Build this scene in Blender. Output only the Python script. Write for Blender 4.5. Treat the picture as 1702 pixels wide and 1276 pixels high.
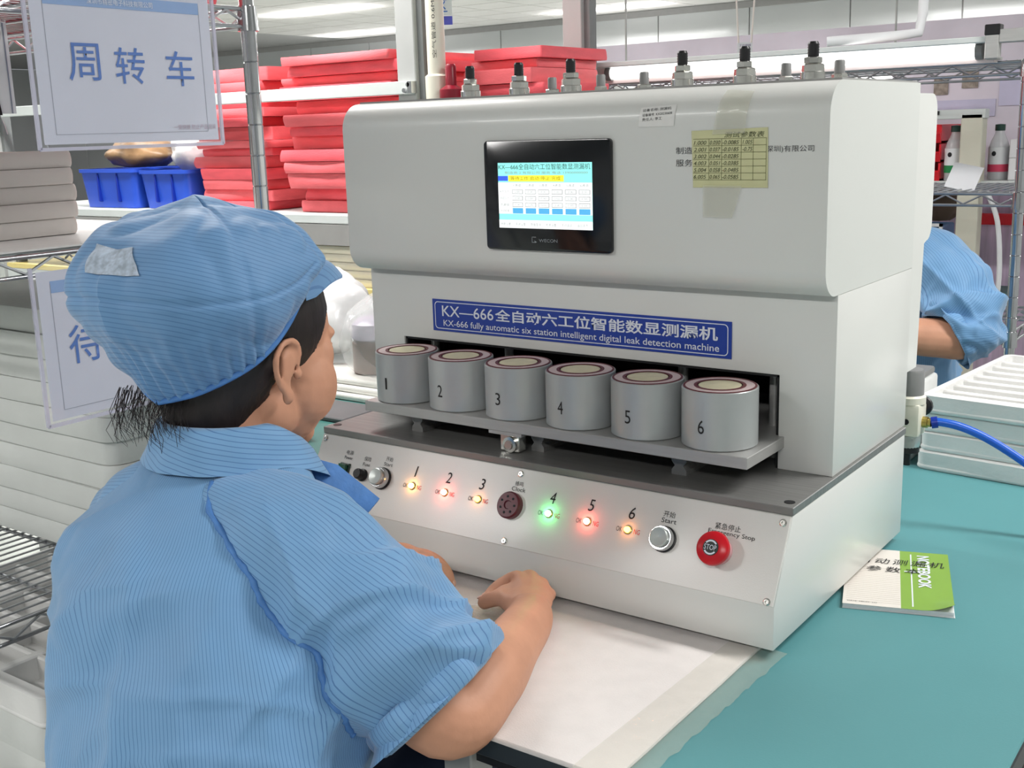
import bpy, bmesh, math, random
from mathutils import Vector, Matrix, noise
for _o in list(bpy.data.objects): bpy.data.objects.remove(_o)
SC = bpy.context.scene
COL = SC.collection
random.seed(7)

# ------------------------------------------------------------------ camera
cam = bpy.data.cameras.new('camera'); camo = bpy.data.objects.new('camera', cam); COL.objects.link(camo)
camo.location = (1.2389, -1.1526, 0.597)
camo.rotation_euler = (math.radians(77.4006), math.radians(1.7353), math.radians(35.7208))
cam.sensor_fit = 'HORIZONTAL'; cam.sensor_width = 36.0; cam.lens = 1895.1 / 1702 * 36.0
cam.clip_start = 0.02; cam.clip_end = 100
SC.camera = camo

# ------------------------------------------------------------------ world, exposure
wd = bpy.data.worlds.new('world'); SC.world = wd; wd.use_nodes = True
wd.node_tree.nodes['Background'].inputs[0].default_value = (0.9, 0.95, 1.0, 1)
wd.node_tree.nodes['Background'].inputs[1].default_value = 0.25
vs = SC.view_settings
vs.view_transform = 'Standard'; vs.look = 'None'; vs.gamma = 1.0; vs.use_curve_mapping = False
vs.exposure = 0.22
SC.cycles.max_bounces = 5; SC.cycles.diffuse_bounces = 3; SC.cycles.glossy_bounces = 3; SC.cycles.transparent_max_bounces = 8

# ------------------------------------------------------------------ ceiling lamps: positions of the fluorescent fixtures, including added ones (table top is z = 0)
CEIL = 1.95
LAMPZ = CEIL - 0.16
LAMP_SPOTS = [(x, y) for y in (-2.6, 0.8, 4.6, 8.4) for x in (-11.65, -8.25, -4.85, -1.45, 1.95)] + [(-9.9, 10.9), (-6.0, 10.9), (-2.0, 10.9)]  # leftmost column and last row are added to brighten the back wall
LAMP_LEN = 1.5
LAMP_POWER = 44.0
for lx, ly in LAMP_SPOTS:
    for up in (0, 1):  # second, upward light is an added fill that brightens the ceiling
        L = bpy.data.lights.new('fluorescent_and_fill_light', 'AREA'); L.shape = 'RECTANGLE'; L.size = LAMP_LEN; L.size_y = 0.22
        L.energy = LAMP_POWER * (0.22 if up else 1.0); L.color = (1.0, 0.985, 0.965)
        lo = bpy.data.objects.new('fluorescent_and_fill_light', L); COL.objects.link(lo); lo.location = (lx, ly, LAMPZ + (0.012 if up else -0.075))
        if up: lo.rotation_euler = (math.pi, 0, 0)

# ------------------------------------------------------------------ helpers
def s2l(c):
    return tuple(((v / 12.92) if v <= 0.04045 else ((v + 0.055) / 1.055) ** 2.4) for v in c)
def rgb(r, g, b): return s2l((r / 255, g / 255, b / 255))
MATS = {}
def mat(name, col, rough=0.5, metal=0.0, var=0.06, scale=12.0, bump=0.0, bscale=60.0, emit=None, estr=0.0, alpha=1.0, trans=0.0, coat=0.0, sss=0.0, spec=0.5, stretch=(1, 1, 1), ior=1.45):
    if name in MATS: return MATS[name]
    m = bpy.data.materials.new(name); m.use_nodes = True; nt = m.node_tree; N = nt.nodes; Lk = nt.links
    b = N['Principled BSDF']
    b.inputs['Roughness'].default_value = rough; b.inputs['Metallic'].default_value = metal
    b.inputs['Specular IOR Level'].default_value = spec; b.inputs['IOR'].default_value = ior
    tc = N.new('ShaderNodeTexCoord'); mp = N.new('ShaderNodeMapping'); mp.inputs['Scale'].default_value = stretch
    Lk.new(tc.outputs['Object'], mp.inputs['Vector'])
    nz = N.new('ShaderNodeTexNoise'); nz.inputs['Scale'].default_value = scale; nz.inputs['Detail'].default_value = 3
    Lk.new(mp.outputs[0], nz.inputs['Vector'])
    rp = N.new('ShaderNodeValToRGB')
    lo = tuple(max(0, c * (1 - var)) for c in col); hi = tuple(min(1, c * (1 + var)) for c in col)
    rp.color_ramp.elements[0].color = (*lo, 1); rp.color_ramp.elements[1].color = (*hi, 1)
    rp.color_ramp.elements[0].position = 0.3; rp.color_ramp.elements[1].position = 0.7
    Lk.new(nz.outputs['Fac'], rp.inputs['Fac']); Lk.new(rp.outputs[0], b.inputs['Base Color'])
    if bump > 0:
        n2 = N.new('ShaderNodeTexNoise'); n2.inputs['Scale'].default_value = bscale; n2.inputs['Detail'].default_value = 2
        Lk.new(mp.outputs[0], n2.inputs['Vector'])
        bp = N.new('ShaderNodeBump'); bp.inputs['Strength'].default_value = bump; bp.inputs['Distance'].default_value = 0.002
        Lk.new(n2.outputs['Fac'], bp.inputs['Height']); Lk.new(bp.outputs[0], b.inputs['Normal'])
    if emit is not None:
        b.inputs['Emission Color'].default_value = (*emit, 1); b.inputs['Emission Strength'].default_value = estr
    b.inputs['Alpha'].default_value = alpha; b.inputs['Transmission Weight'].default_value = trans
    b.inputs['Coat Weight'].default_value = coat; b.inputs['Coat Roughness'].default_value = 0.12
    if sss: b.inputs['Subsurface Weight'].default_value = sss; b.inputs['Subsurface Radius'].default_value = (0.012, 0.005, 0.003); b.inputs['Subsurface Scale'].default_value = 0.6
    MATS[name] = m; return m

def emat(name, col, strength=1.0):
    if name in MATS: return MATS[name]
    m = mat(name, tuple(c * 0.5 for c in col), 0.4, var=0.0, emit=col, estr=strength)
    if strength < 9: m.cycles.emission_sampling = 'NONE'   # the area lamps already light the room; small glows need no light sampling
    return m

class MB:
    """collects geometry for ONE mesh object"""
    def __init__(s): s.v = []; s.f = []; s.uv = None; s.M = Matrix.Identity(4)
    def add(s, vs_, fs_):
        k = len(s.v); s.v += [s.M @ Vector(p) for p in vs_]; s.f += [tuple(i + k for i in f) for f in fs_]; return s
    def box(s, a, b, bev=0.0, seg=2):
        x0, y0, z0 = a; x1, y1, z1 = b
        vs_ = [(x, y, z) for x in (x0, x1) for y in (y0, y1) for z in (z0, z1)]
        fs_ = [(0, 1, 3, 2), (4, 6, 7, 5), (0, 4, 5, 1), (2, 3, 7, 6), (0, 2, 6, 4), (1, 5, 7, 3)]
        if bev <= 0: return s.add(vs_, fs_)
        bm = bmesh.new(); bv = [bm.verts.new(p) for p in vs_]
        for f in fs_: bm.faces.new([bv[i] for i in f])
        bmesh.ops.bevel(bm, geom=bm.edges[:], offset=bev, segments=seg, affect='EDGES', profile=0.5)
        bm.verts.index_update(); o = [tuple(v.co) for v in bm.verts]; q = [[v.index for v in f.verts] for f in bm.faces]; bm.free()
        return s.add(o, q)
    def prism(s, pts, axis, lo, hi, bev=0.0):
        """polygon pts (2D) extruded along axis; axis x: pts=(y,z), y: (x,z), z: (x,y)"""
        def P(p, t): return {'x': (t, p[0], p[1]), 'y': (p[0], t, p[1]), 'z': (p[0], p[1], t)}[axis]
        n = len(pts); vs_ = [P(p, lo) for p in pts] + [P(p, hi) for p in pts]
        fs_ = [tuple(range(n))[::-1], tuple(range(n, 2 * n))] + [(i, (i + 1) % n, (i + 1) % n + n, i + n) for i in range(n)]
        bm = bmesh.new(); bv = [bm.verts.new(p) for p in vs_]
        for f in fs_: bm.faces.new([bv[i] for i in f])
        bmesh.ops.recalc_face_normals(bm, faces=bm.faces[:])
        if bev > 0:
            es = [e for e in bm.edges if len(e.link_faces) == 2 and e.calc_face_angle(0) > 0.6]
            bmesh.ops.bevel(bm, geom=es, offset=bev, segments=2, affect='EDGES', profile=0.5)
        bm.verts.index_update(); o = [tuple(v.co) for v in bm.verts]; q = [[v.index for v in f.verts] for f in bm.faces]; bm.free()
        return s.add(o, q)
    def lathe(s, prof, c=(0, 0, 0), axis='z', n=28, a0=0.0):
        """prof: list of (r, h) revolved about axis through c"""
        vs_ = []; fs_ = []
        for r, h in prof:
            for i in range(n):
                a = a0 + 2 * math.pi * i / n; p, q = max(r, 1e-5) * math.cos(a), max(r, 1e-5) * math.sin(a)
                vs_.append({'z': (c[0] + p, c[1] + q, c[2] + h), 'y': (c[0] + p, c[1] + h, c[2] - q), 'x': (c[0] + h, c[1] + p, c[2] + q)}[axis])
        m = len(prof)
        for j in range(m - 1):
            for i in range(n):
                fs_.append((j * n + i, j * n + (i + 1) % n, (j + 1) * n + (i + 1) % n, (j + 1) * n + i))
        if prof[0][0] > 1e-4: fs_.append(tuple(range(n))[::-1])
        if prof[-1][0] > 1e-4: fs_.append(tuple(range((m - 1) * n, m * n)))
        return s.add(vs_, fs_)
    def cyl(s, c, r, h, axis='z', n=20, bev=0.0):
        if bev > 0: return s.lathe([(r - bev, 0), (r, bev), (r, h - bev), (r - bev, h)], c, axis, n)
        return s.lathe([(r, 0), (r, h)], c, axis, n)
    def tube(s, pts, r, n=8, cap=True):
        """tube through pts; r number or list"""
        pts = [Vector(p) for p in pts]; m = len(pts); rs = r if isinstance(r, (list, tuple)) else [r] * m
        vs_ = []; fs_ = []; up = None
        for i in range(m):
            t = (pts[min(i + 1, m - 1)] - pts[max(i - 1, 0)]).normalized()
            if up is None: up = t.orthogonal().normalized()
            up = (up - t * up.dot(t)); up = up.normalized() if up.length > 1e-6 else t.orthogonal().normalized()
            w = t.cross(up)
            for k in range(n):
                a = 2 * math.pi * k / n; vs_.append(pts[i] + (up * math.cos(a) + w * math.sin(a)) * rs[i])
        for i in range(m - 1):
            for k in range(n): fs_.append((i * n + k, i * n + (k + 1) % n, (i + 1) * n + (k + 1) % n, (i + 1) * n + k))
        if cap: fs_ += [tuple(range(n))[::-1], tuple(range((m - 1) * n, m * n))]
        return s.add(vs_, fs_)
    def rod(s, a, b, r, n=6): return s.tube([a, b], r, n)
    def ell(s, c, r, n=16, m=10, R=None):
        vs_ = []; fs_ = []; c = Vector(c)
        for j in range(m + 1):
            ph = math.pi * j / m
            for i in range(n):
                a = 2 * math.pi * i / n; p = Vector((r[0] * math.sin(ph) * math.cos(a), r[1] * math.sin(ph) * math.sin(a), r[2] * math.cos(ph)))
                if R is not None: p = R @ p
                vs_.append(c + p)
        for j in range(m):
            for i in range(n): fs_.append((j * n + i, (j + 1) * n + i, (j + 1) * n + (i + 1) % n, j * n + (i + 1) % n))
        return s.add(vs_, fs_)
    def quad(s, a, b, c, d): return s.add([a, b, c, d], [(0, 1, 2, 3)])
    def build(s, name, m, parent=None, smooth=35, label=None, kind=None):
        me = bpy.data.meshes.new(name); me.from_pydata([tuple(p) for p in s.v], [], s.f); me.validate(); me.update()
        if s.uv is not None:
            ul = me.uv_layers.new(name='UVMap')
            for lp in me.loops: ul.data[lp.index].uv = s.uv[lp.vertex_index]
        if smooth:
            for p in me.polygons: p.use_smooth = True
            if smooth < 180: me.set_sharp_from_angle(angle=math.radians(smooth))
        me.materials.append(m)
        o = bpy.data.objects.new(name, me); COL.objects.link(o)
        if parent is not None: attach(o, parent)
        if label: o['label'] = label
        if kind: o['kind'] = kind
        return o

def wmat(o):
    return (wmat(o.parent) @ o.matrix_parent_inverse if o.parent else Matrix.Identity(4)) @ o.matrix_basis
def attach(o, parent):
    o.parent = parent; o.matrix_parent_inverse = wmat(parent).inverted()

def thing(name, loc, label, cat, group=None, kind=None):
    o = bpy.data.objects.new(name, None); COL.objects.link(o); o.location = loc; o.empty_display_size = 0.05
    return tag(o, label, cat, group, kind)
def tag(o, label=None, cat=None, group=None, kind=None):
    if label: o['label'] = label
    if cat: o['category'] = cat
    if group: o['group'] = group
    if kind: o['kind'] = kind
    return o
def struct(o): o['kind'] = 'structure'; return o

def lettering(body, w, h, org, ux, uy, un, m, parent, name='lettering', lift=0.0006, bold=0.0, shear=0.0, keep=False, wrap=None, spacing=1.0):
    """flat print: text fitted into a w x h rectangle centred at org, spanned by unit vectors ux, uy"""
    c = bpy.data.curves.new('txt', 'FONT'); c.body = body; c.offset = bold; c.shear = shear; c.space_character = spacing; c.resolution_u = 3
    t = bpy.data.objects.new('txt', c); COL.objects.link(t)
    me = bpy.data.meshes.new_from_object(t.evaluated_get(bpy.context.evaluated_depsgraph_get()))
    bpy.data.objects.remove(t); bpy.data.curves.remove(c)
    xs = [v.co.x for v in me.vertices]; ys = [v.co.y for v in me.vertices]
    x0, x1, y0, y1 = min(xs), max(xs), min(ys), max(ys)
    sx = w / (x1 - x0); sy = h / max(1e-6, (y1 - y0))
    if keep: sx = sy = min(sx, sy)
    ux, uy, un, org = Vector(ux), Vector(uy), Vector(un), Vector(org)
    for v in me.vertices:
        a = (v.co.x - (x0 + x1) / 2) * sx; b = (v.co.y - (y0 + y1) / 2) * sy
        if wrap: v.co = wrap(a, b)
        else: v.co = org + ux * a + uy * b + un * lift
    me.name = name; me.materials.clear(); me.materials.append(m)
    o = bpy.data.objects.new(name, me); COL.objects.link(o)
    if parent is not None: attach(o, parent)
    return o

def copy_tree(o, parent=None):
    c = o.copy(); COL.objects.link(c)
    if parent is not None: c.parent = parent
    for ch in list(o.children): copy_tree(ch, c)
    return c
def rrect(x0, y0, x1, y1, r, n=5):
    P = []
    for cx, cy, a in ((x1 - r, y1 - r, 0), (x0 + r, y1 - r, 90), (x0 + r, y0 + r, 180), (x1 - r, y0 + r, 270)):
        for i in range(n + 1):
            t = math.radians(a + 90 * i / n); P.append((cx + r * math.cos(t), cy + r * math.sin(t)))
    return P
def catmull(P, t):
    n = len(P) - 1; x = min(max(t, 0), 1) * n; i = min(int(x), n - 1); u = x - i
    p0, p1, p2, p3 = P[max(i - 1, 0)], P[i], P[i + 1], P[min(i + 2, n)]
    if isinstance(p1, (int, float)):
        return 0.5 * (2 * p1 + (p2 - p0) * u + (2 * p0 - 5 * p1 + 4 * p2 - p3) * u * u + (3 * p1 - p0 - 3 * p2 + p3) * u ** 3)
    return tuple(0.5 * (2 * b + (c - a) * u + (2 * a - 5 * b + 4 * c - d) * u * u + (3 * b - a - 3 * c + d) * u ** 3) for a, b, c, d in zip(p0, p1, p2, p3))

# ------------------------------------------------------------------ materials
WHITE = mat('white_powder_coat', rgb(221, 222, 218), 0.32, var=0.015, scale=4, bump=0.03, bscale=900, coat=0.15)
PANEL = mat('light_grey_panel_coat', rgb(224, 222, 217), 0.3, var=0.015, scale=4, bump=0.06, bscale=600, coat=0.10)
HEADW = mat('shaded_white_powder_coat', rgb(217, 219, 215), 0.32, var=0.015, scale=3, bump=0.03, bscale=900, coat=0.2)  # same white coat, greyed slightly to carry the shading of the head front
STEEL = mat('brushed_steel_plate', rgb(138, 138, 136), 0.42, 0.45, var=0.12, scale=30, stretch=(0.3, 14, 1), bump=0.05, bscale=220)
ALU = mat('brushed_aluminium', rgb(184, 184, 182), 0.4, 0.45, var=0.05, scale=20, stretch=(1, 1, 12))
CUPM = mat('anodised_silver', rgb(186, 190, 190), 0.4, 0.4, var=0.03, scale=30)
CHROME = mat('chrome', rgb(200, 202, 204), 0.16, 1.0, var=0.08, scale=8)
WIRE = mat('chromed_wire', rgb(178, 180, 184), 0.3, 0.9, var=0.1, scale=20)
NICKEL = mat('nickel_plating', rgb(214, 214, 208), 0.2, 0.95, var=0.05, scale=10)
BLACKP = mat('black_plastic', rgb(24, 24, 27), 0.4, var=0.1)
BLACKG = mat('black_gloss', rgb(16, 19, 24), 0.12, var=0.05, coat=0.3)
INK = mat('black_print', rgb(28, 28, 30), 0.6, var=0.05)
GREYINK = mat('grey_print', rgb(72, 72, 74), 0.6, var=0.05)
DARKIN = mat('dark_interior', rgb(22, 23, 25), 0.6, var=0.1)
BLUEPLATE = mat('blue_nameplate', rgb(38, 66, 158), 0.35, var=0.03)
WHITEPR = mat('white_print', rgb(225, 230, 240), 0.5, var=0.02)
REDP = mat('red_button_plastic', rgb(196, 18, 34), 0.28, var=0.04)
RUBR = mat('dark_red_rubber', rgb(105, 38, 44), 0.5, var=0.06)
RUBW = mat('pinkish_white_rubber', rgb(226, 205, 205), 0.55, var=0.05)
CREAM = mat('cream_plastic', rgb(238, 230, 196), 0.6, var=0.08, scale=60)
TEAL = mat('teal_rubber_mat', rgb(88, 145, 149), 0.5, var=0.05, scale=3, bump=0.05, bscale=400, spec=0.4)
FOAMW = mat('white_epe_foam', rgb(232, 232, 230), 0.55, var=0.04, scale=9, bump=0.35, bscale=90, sss=0.0)
FOAMG = mat('greyish_white_foam', rgb(214, 217, 214), 0.55, var=0.05, scale=7, bump=0.35, bscale=80)
REDF = mat('red_epe_foam', rgb(249, 112, 118), 0.55, var=0.12, scale=9, bump=0.4, bscale=130, stretch=(1, 1, 5))
REDF2 = mat('deep_red_epe_foam', rgb(242, 94, 104), 0.55, var=0.12, scale=9, bump=0.4, bscale=130, stretch=(1, 1, 5))
BLUEBIN = mat('blue_bin_plastic', rgb(44, 84, 200), 0.35, var=0.06)
PAPER = mat('white_paper', rgb(228, 230, 232), 0.6, var=0.02)
SIGNP = mat('pale_lilac_paper', rgb(206, 210, 226), 0.5, var=0.02)
SIGNB = mat('sign_blue_print', rgb(52, 112, 196), 0.5, var=0.04)
SIGNB2 = mat('sign_pale_blue_band', rgb(120, 162, 216), 0.5, var=0.04)
CLEAR = mat('clear_vinyl', rgb(235, 238, 245), 0.12, var=0.0, alpha=0.10, spec=0.6)
CLEARBAG = mat('clear_plastic_film', rgb(240, 242, 242), 0.1, var=0.0, alpha=0.3, bump=0.9, bscale=35, spec=0.7)
TAPE = mat('clear_adhesive_tape', rgb(226, 226, 208), 0.12, var=0.05, alpha=0.24, bump=0.5, bscale=60)
GREYMET = mat('grey_painted_steel', rgb(178, 180, 178), 0.45, var=0.04)
BEAM = mat('pale_grey_steel_beam', rgb(208, 214, 212), 0.4, var=0.03)
IVORY = mat('ivory_plastic', rgb(224, 222, 206), 0.35, var=0.03)
GREYP = mat('grey_plastic', rgb(128, 129, 128), 0.4, var=0.03)
BRASS = mat('brass', rgb(190, 170, 96), 0.3, 0.9, var=0.05)
HOSEB = mat('blue_polyurethane_hose', rgb(34, 98, 208), 0.25, var=0.03)
SKIN = mat('skin', rgb(206, 152, 124), 0.5, var=0.07, scale=22, bump=0.08, bscale=220, sss=0.0, spec=0.35)
HAIR = mat('black_hair', rgb(40, 33, 33), 0.5, var=0.35, scale=40, bump=0.6, bscale=160, stretch=(1, 1, 0.15))
# ================================================================== THE ROOM
FLOORZ = -0.76
XA, XB, YA, YB = -19.0, 5.0, -6.0, 11.75
FLOORM = mat('grey_green_epoxy', rgb(176, 182, 176), 0.3, var=0.05, scale=2)
WALLM = mat('grey_sandwich_panel', rgb(214, 216, 218), 0.22, var=0.02, scale=1.5, bump=0.25, bscale=1.2, coat=0.3)
CEILM = mat('ceiling_board', rgb(222, 218, 216), 0.7, var=0.03, scale=3)
GRIDM = mat('ceiling_grid_metal', rgb(176, 174, 174), 0.5, var=0.03)
struct(MB().box((XA, YA, FLOORZ - 0.1), (XB, YB, FLOORZ)).build('floor', FLOORM, smooth=0))
ceil = struct(MB().box((XA, YA, CEIL + 0.012), (XB, YB, CEIL + 0.1)).build('ceiling', GRIDM, smooth=0))
tile_me = None
for i in range(16):
    for j in range(18):
        x = -10.4 + i * 0.62; y = 2.0 + j * 0.54
        if tile_me is None:
            t = MB().box((-0.3, -0.26, -0.008), (0.3, 0.26, 0.02)).build('ceiling_tile', CEILM, smooth=0); tile_me = t.data
        else:
            t = bpy.data.objects.new('ceiling_tile', tile_me); COL.objects.link(t)
        t.location = (x, y, CEIL); t.parent = ceil
struct(MB().box((XA - 0.1, YA, FLOORZ), (XA, YB, CEIL)).build('wall_left', WALLM, smooth=0))
struct(MB().box((XB, YA, FLOORZ), (XB + 0.1, YB, CEIL)).build('wall_right', WALLM, smooth=0))
struct(MB().box((XA, YA - 0.1, FLOORZ), (XB, YA, CEIL)).build('wall_front', WALLM, smooth=0))
wb = struct(MB().box((XA, YB + 0.02, FLOORZ), (XB, YB + 0.1, CEIL)).build('wall_back', GRIDM, smooth=0))
for i in range(20):
    x = XA + 0.05 + i * 1.197
    p = MB().box((x, YB, FLOORZ), (x + 1.183, YB + 0.03, CEIL - 0.01), 0.004, 1).build('wall_panel', WALLM, smooth=0); attach(p, wb)
    p.rotation_euler = (0, 0, 0)
struct(MB().box((XA, YB - 0.03, CEIL - 0.06), (XB, YB + 0.02, CEIL + 0.01)).build('trim_1', GRIDM, smooth=0))

# ------------------------------------------------------------------ fluorescent fixtures under the ceiling
TUBE = emat('fluorescent_tube_glow', (1.0, 1.0, 1.0), 6.0)
fix0 = None
for k, (lx, ly) in enumerate(LAMP_SPOTS):
    if fix0 is None:
        fix0 = thing('ceiling_lamp', (lx, ly, LAMPZ), 'long white fluorescent lamp housing under the ceiling', 'ceiling lamp', 'fluorescent lamps under the ceiling')
        MB().box((lx - LAMP_LEN / 2, ly - 0.13, LAMPZ - 0.05), (lx + LAMP_LEN / 2, ly + 0.13, LAMPZ), 0.01, 2).build('lamp_housing', mat('lamp_white_enamel', rgb(240, 240, 238), 0.35, var=0.01), fix0)
        for s_ in (-1, 1): MB().cyl((lx - LAMP_LEN / 2 + 0.04, ly + s_ * 0.06, LAMPZ - 0.062), 0.013, LAMP_LEN - 0.08, 'x', 12).build('tube', TUBE, fix0)
        for s_ in (-1, 1): MB().rod((lx + s_ * 0.5, ly, LAMPZ), (lx + s_ * 0.5, ly, CEIL), 0.004).build('suspension_rod', GREYMET, fix0)
        fo = fix0
    else:
        fo = copy_tree(fix0); fo.location = (lx, ly, LAMPZ)
# hanging department sign, far away under the ceiling
hs = thing('hanging_sign', (-6.15, 8.0, 1.70), 'small white hanging sign with blue characters and blue strip beside the white pipe', 'sign')
FX, FN, UP = Vector((0.81, 0.583, 0)), Vector((0.583, -0.81, 0)), Vector((0, 0, 1))
def flat(mb, o, ux, uy, un, w, h, t):
    o, ux, uy, un = Vector(o), Vector(ux), Vector(uy), Vector(un)
    vs_ = [o + ux * (a * w / 2) + uy * (b * h / 2) + un * c for c in (0, -t) for a, b in ((-1, -1), (1, -1), (1, 1), (-1, 1))]
    return mb.add(vs_, [(0, 1, 2, 3), (7, 6, 5, 4), (0, 4, 5, 1), (1, 5, 6, 2), (2, 6, 7, 3), (3, 7, 4, 0)])
flat(MB(), (-6.15, 8.0, 1.80), FX, UP, FN, 0.2, 0.18, 0.02).build('board', PAPER, hs, 0)
flat(MB(), (-6.15, 8.0, 1.66), FX, UP, FN, 0.2, 0.08, 0.02).build('strip', mat('violet_blue_strip', rgb(90, 92, 190), 0.5), hs, 0)
lettering('区', 0.11, 0.12, (-6.15, 8.0, 1.80), FX, UP, FN, SIGNB, hs, lift=0.004)
MB().rod((-6.15, 8.0, 1.89), (-6.15, 8.0, 1.945), 0.006).build('hanger', GREYMET, hs)
# ================================================================== THE LEAK DETECTION MACHINE
W, D, SL, H, H1, LT = 0.759, 0.466, 0.0505, 0.149, 0.053, 0.010
CF, HF, HZ, TZ = 0.1867, 0.1419, 0.389, 0.6416
XL, XR = -0.010, 0.7547
TBL = -0.012
mc = thing('leak_detection_machine', (W / 2, 0.24, TBL), 'white six-station leak detection machine with touch screen standing on the teal table', 'machine')
MB().prism([(0, 0), (0, H1), (SL, H), (D, H), (D, 0)], 'x', 0, W, 0.002).build('base_housing', WHITE, mc)
for fx in (0.06, W - 0.06):
    for fy in (0.07, D - 0.05): MB().lathe([(0.018, 0.0), (0.022, 0.0125)], (fx, fy, TBL + 0.0002), 'z', 16).build('rubber_foot', BLACKP, mc)
MB().box((0, SL - 0.001, H), (W, D + 0.004, H + LT), 0.0008, 1).build('top_plate', STEEL, mc)
for bx_, by_ in ((0.012, SL + 0.018), (W - 0.012, SL + 0.018)):
    MB().cyl((bx_, by_, H + LT - 0.001), 0.0065, 0.0016, 'z', 14).build('plate_bolt', BLACKP, mc)
# control panel: local frame a = along x, b = up the slope, c = out of the panel
SLEN = math.hypot(SL, H - H1)
uB = Vector((0, SL, H - H1)).normalized(); uA = Vector((1, 0, 0)); uC = uA.cross(uB)
PO = Vector((0, 0, H1))
PM = Matrix(((uA.x, uB.x, uC.x, PO.x), (uA.y, uB.y, uC.y, PO.y), (uA.z, uB.z, uC.z, PO.z), (0, 0, 0, 1)))
def PMB():
    m = MB(); m.M = PM; return m
cpn = PMB().box((0.0015, 0.0012, -0.001), (W - 0.0015, SLEN - 0.001, 0.0018), 0.0007, 1).build('control_panel', PANEL, mc)
def ptext(body, a, b, w, h, m=GREYINK, **k):
    return lettering(body, w, h, PO + uA * a + uB * b + uC * 0.0018, uA, uB, uC, m, cpn, **k)
for a, b in ((0.0085, 0.1), (0.376, 0.1), (0.376, 0.0075), (W - 0.0095, 0.0985), (W - 0.0095, 0.0055), (0.0085, 0.0065)):
    MB_ = PMB(); MB_.lathe([(0.0046, 0.0015), (0.0046, 0.003), (0.003, 0.0042), (0.0016, 0.0042), (0.0012, 0.0028), (0.0, 0.0028)], (a, b, 0), 'z', 14).build('panel_screw', NICKEL, cpn)
# power rocker switch
PMB().box((0.0535, 0.040, 0.0015), (0.0735, 0.069, 0.005), 0.001, 1).build('switch_frame', mat('dark_green_plastic', rgb(18, 52, 40), 0.35), cpn)
PMB().prism([(0.043, 0.0045), (0.066, 0.0045), (0.066, 0.0115), (0.055, 0.008), (0.043, 0.0085)], 'x', 0.0565, 0.0705, 0.0006).build('rocker', mat('green_rocker_plastic', rgb(30, 92, 66), 0.25, coat=0.4), cpn)
PMB().ell((0.0635, 0.0545, 0.0082), (0.003, 0.004, 0.0014), 10, 6).build('rocker_glow', emat('amber_glow', (1.0, 0.62, 0.12), 2.0), cpn)
# fuse holder
PMB().lathe([(0.0095, 0.0018), (0.0095, 0.004), (0.008, 0.006), (0.008, 0.014), (0.0065, 0.0165), (0.0, 0.0165)], (0.1012, 0.056, 0), 'z', 20).build('fuse_cap', BLACKP, cpn)
def push_button(a, b):
    PMB().lathe([(0.0165, 0.0018), (0.0165, 0.0045), (0.0155, 0.005)], (a, b, 0), 'z', 28).build('button_gasket', BLACKP, cpn)
    PMB().lathe([(0.0152, 0.0045), (0.0155, 0.0125), (0.0145, 0.0145), (0.0125, 0.0145), (0.0122, 0.0125)], (a, b, 0), 'z', 28).build('button_bezel', CHROME, cpn)
    PMB().lathe([(0.0122, 0.011), (0.0122, 0.0185), (0.011, 0.0198), (0.0055, 0.0188), (0.0, 0.0184)], (a, b, 0), 'z', 28).build('push_button', mat('grey_metal_cap', rgb(190, 196, 192), 0.35, 0.4), cpn)
push_button(0.1401, 0.0567); push_button(0.6052, 0.0525)
# indicator lamps and their numbers
LEDS = [('1', 0.1985, 'y'), ('2', 0.2584, 'r'), ('3', 0.3173, 'o'), ('4', 0.4342, 'g'), ('5', 0.4938, 'r'), ('6', 0.5538, 'o')]
LCOL = {'y': (1.0, 0.38, 0.05), 'r': (1.0, 0.10, 0.06), 'o': (1.0, 0.30, 0.03), 'g': (0.08, 1.0, 0.22)}
LSTR = {'y': 40, 'r': 70, 'o': 20, 'g': 60}
for n_, a, kx in LEDS:
    PMB().lathe([(0.0056, 0.0016), (0.0056, 0.003), (0.0042, 0.0038), (0.004, 0.0026)], (a, 0.055, 0), 'z', 18).build('lamp_bezel', BRASS, cpn)
    PMB().lathe([(0.004, 0.0026), (0.004, 0.0052), (0.0034, 0.0072), (0.0019, 0.0084), (0, 0.0088)], (a, 0.055, 0), 'z', 14).build('indicator_lamp', emat('lamp_glow_' + kx, LCOL[kx], LSTR[kx]), cpn)
    ptext(n_, a + 0.0008, 0.0765, 0.0085 if n_ != '1' else 0.004, 0.0155, INK, shear=0.12)
    ptext('OK', a - 0.0125, 0.0543, 0.0085, 0.0062, GREYINK); ptext('NG', a + 0.0128, 0.0543, 0.0085, 0.0062, mat('red_print', rgb(206, 52, 56), 0.6))
# buzzer
PMB().lathe([(0.0185, 0.0018), (0.0185, 0.009), (0.0165, 0.0115), (0.006, 0.0115), (0.005, 0.0095), (0.0, 0.0095)], (0.373, 0.0553, 0), 'z', 32).build('buzzer', mat('maroon_plastic', rgb(92, 30, 44), 0.35), cpn)
for q in range(7):
    t = 2 * math.pi * q / 7; PMB().cyl((0.373 + 0.0112 * math.cos(t), 0.0553 + 0.0112 * math.sin(t), 0.0112), 0.0018, 0.0006, 'z', 10).build('buzzer_hole', DARKIN, cpn)
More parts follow.
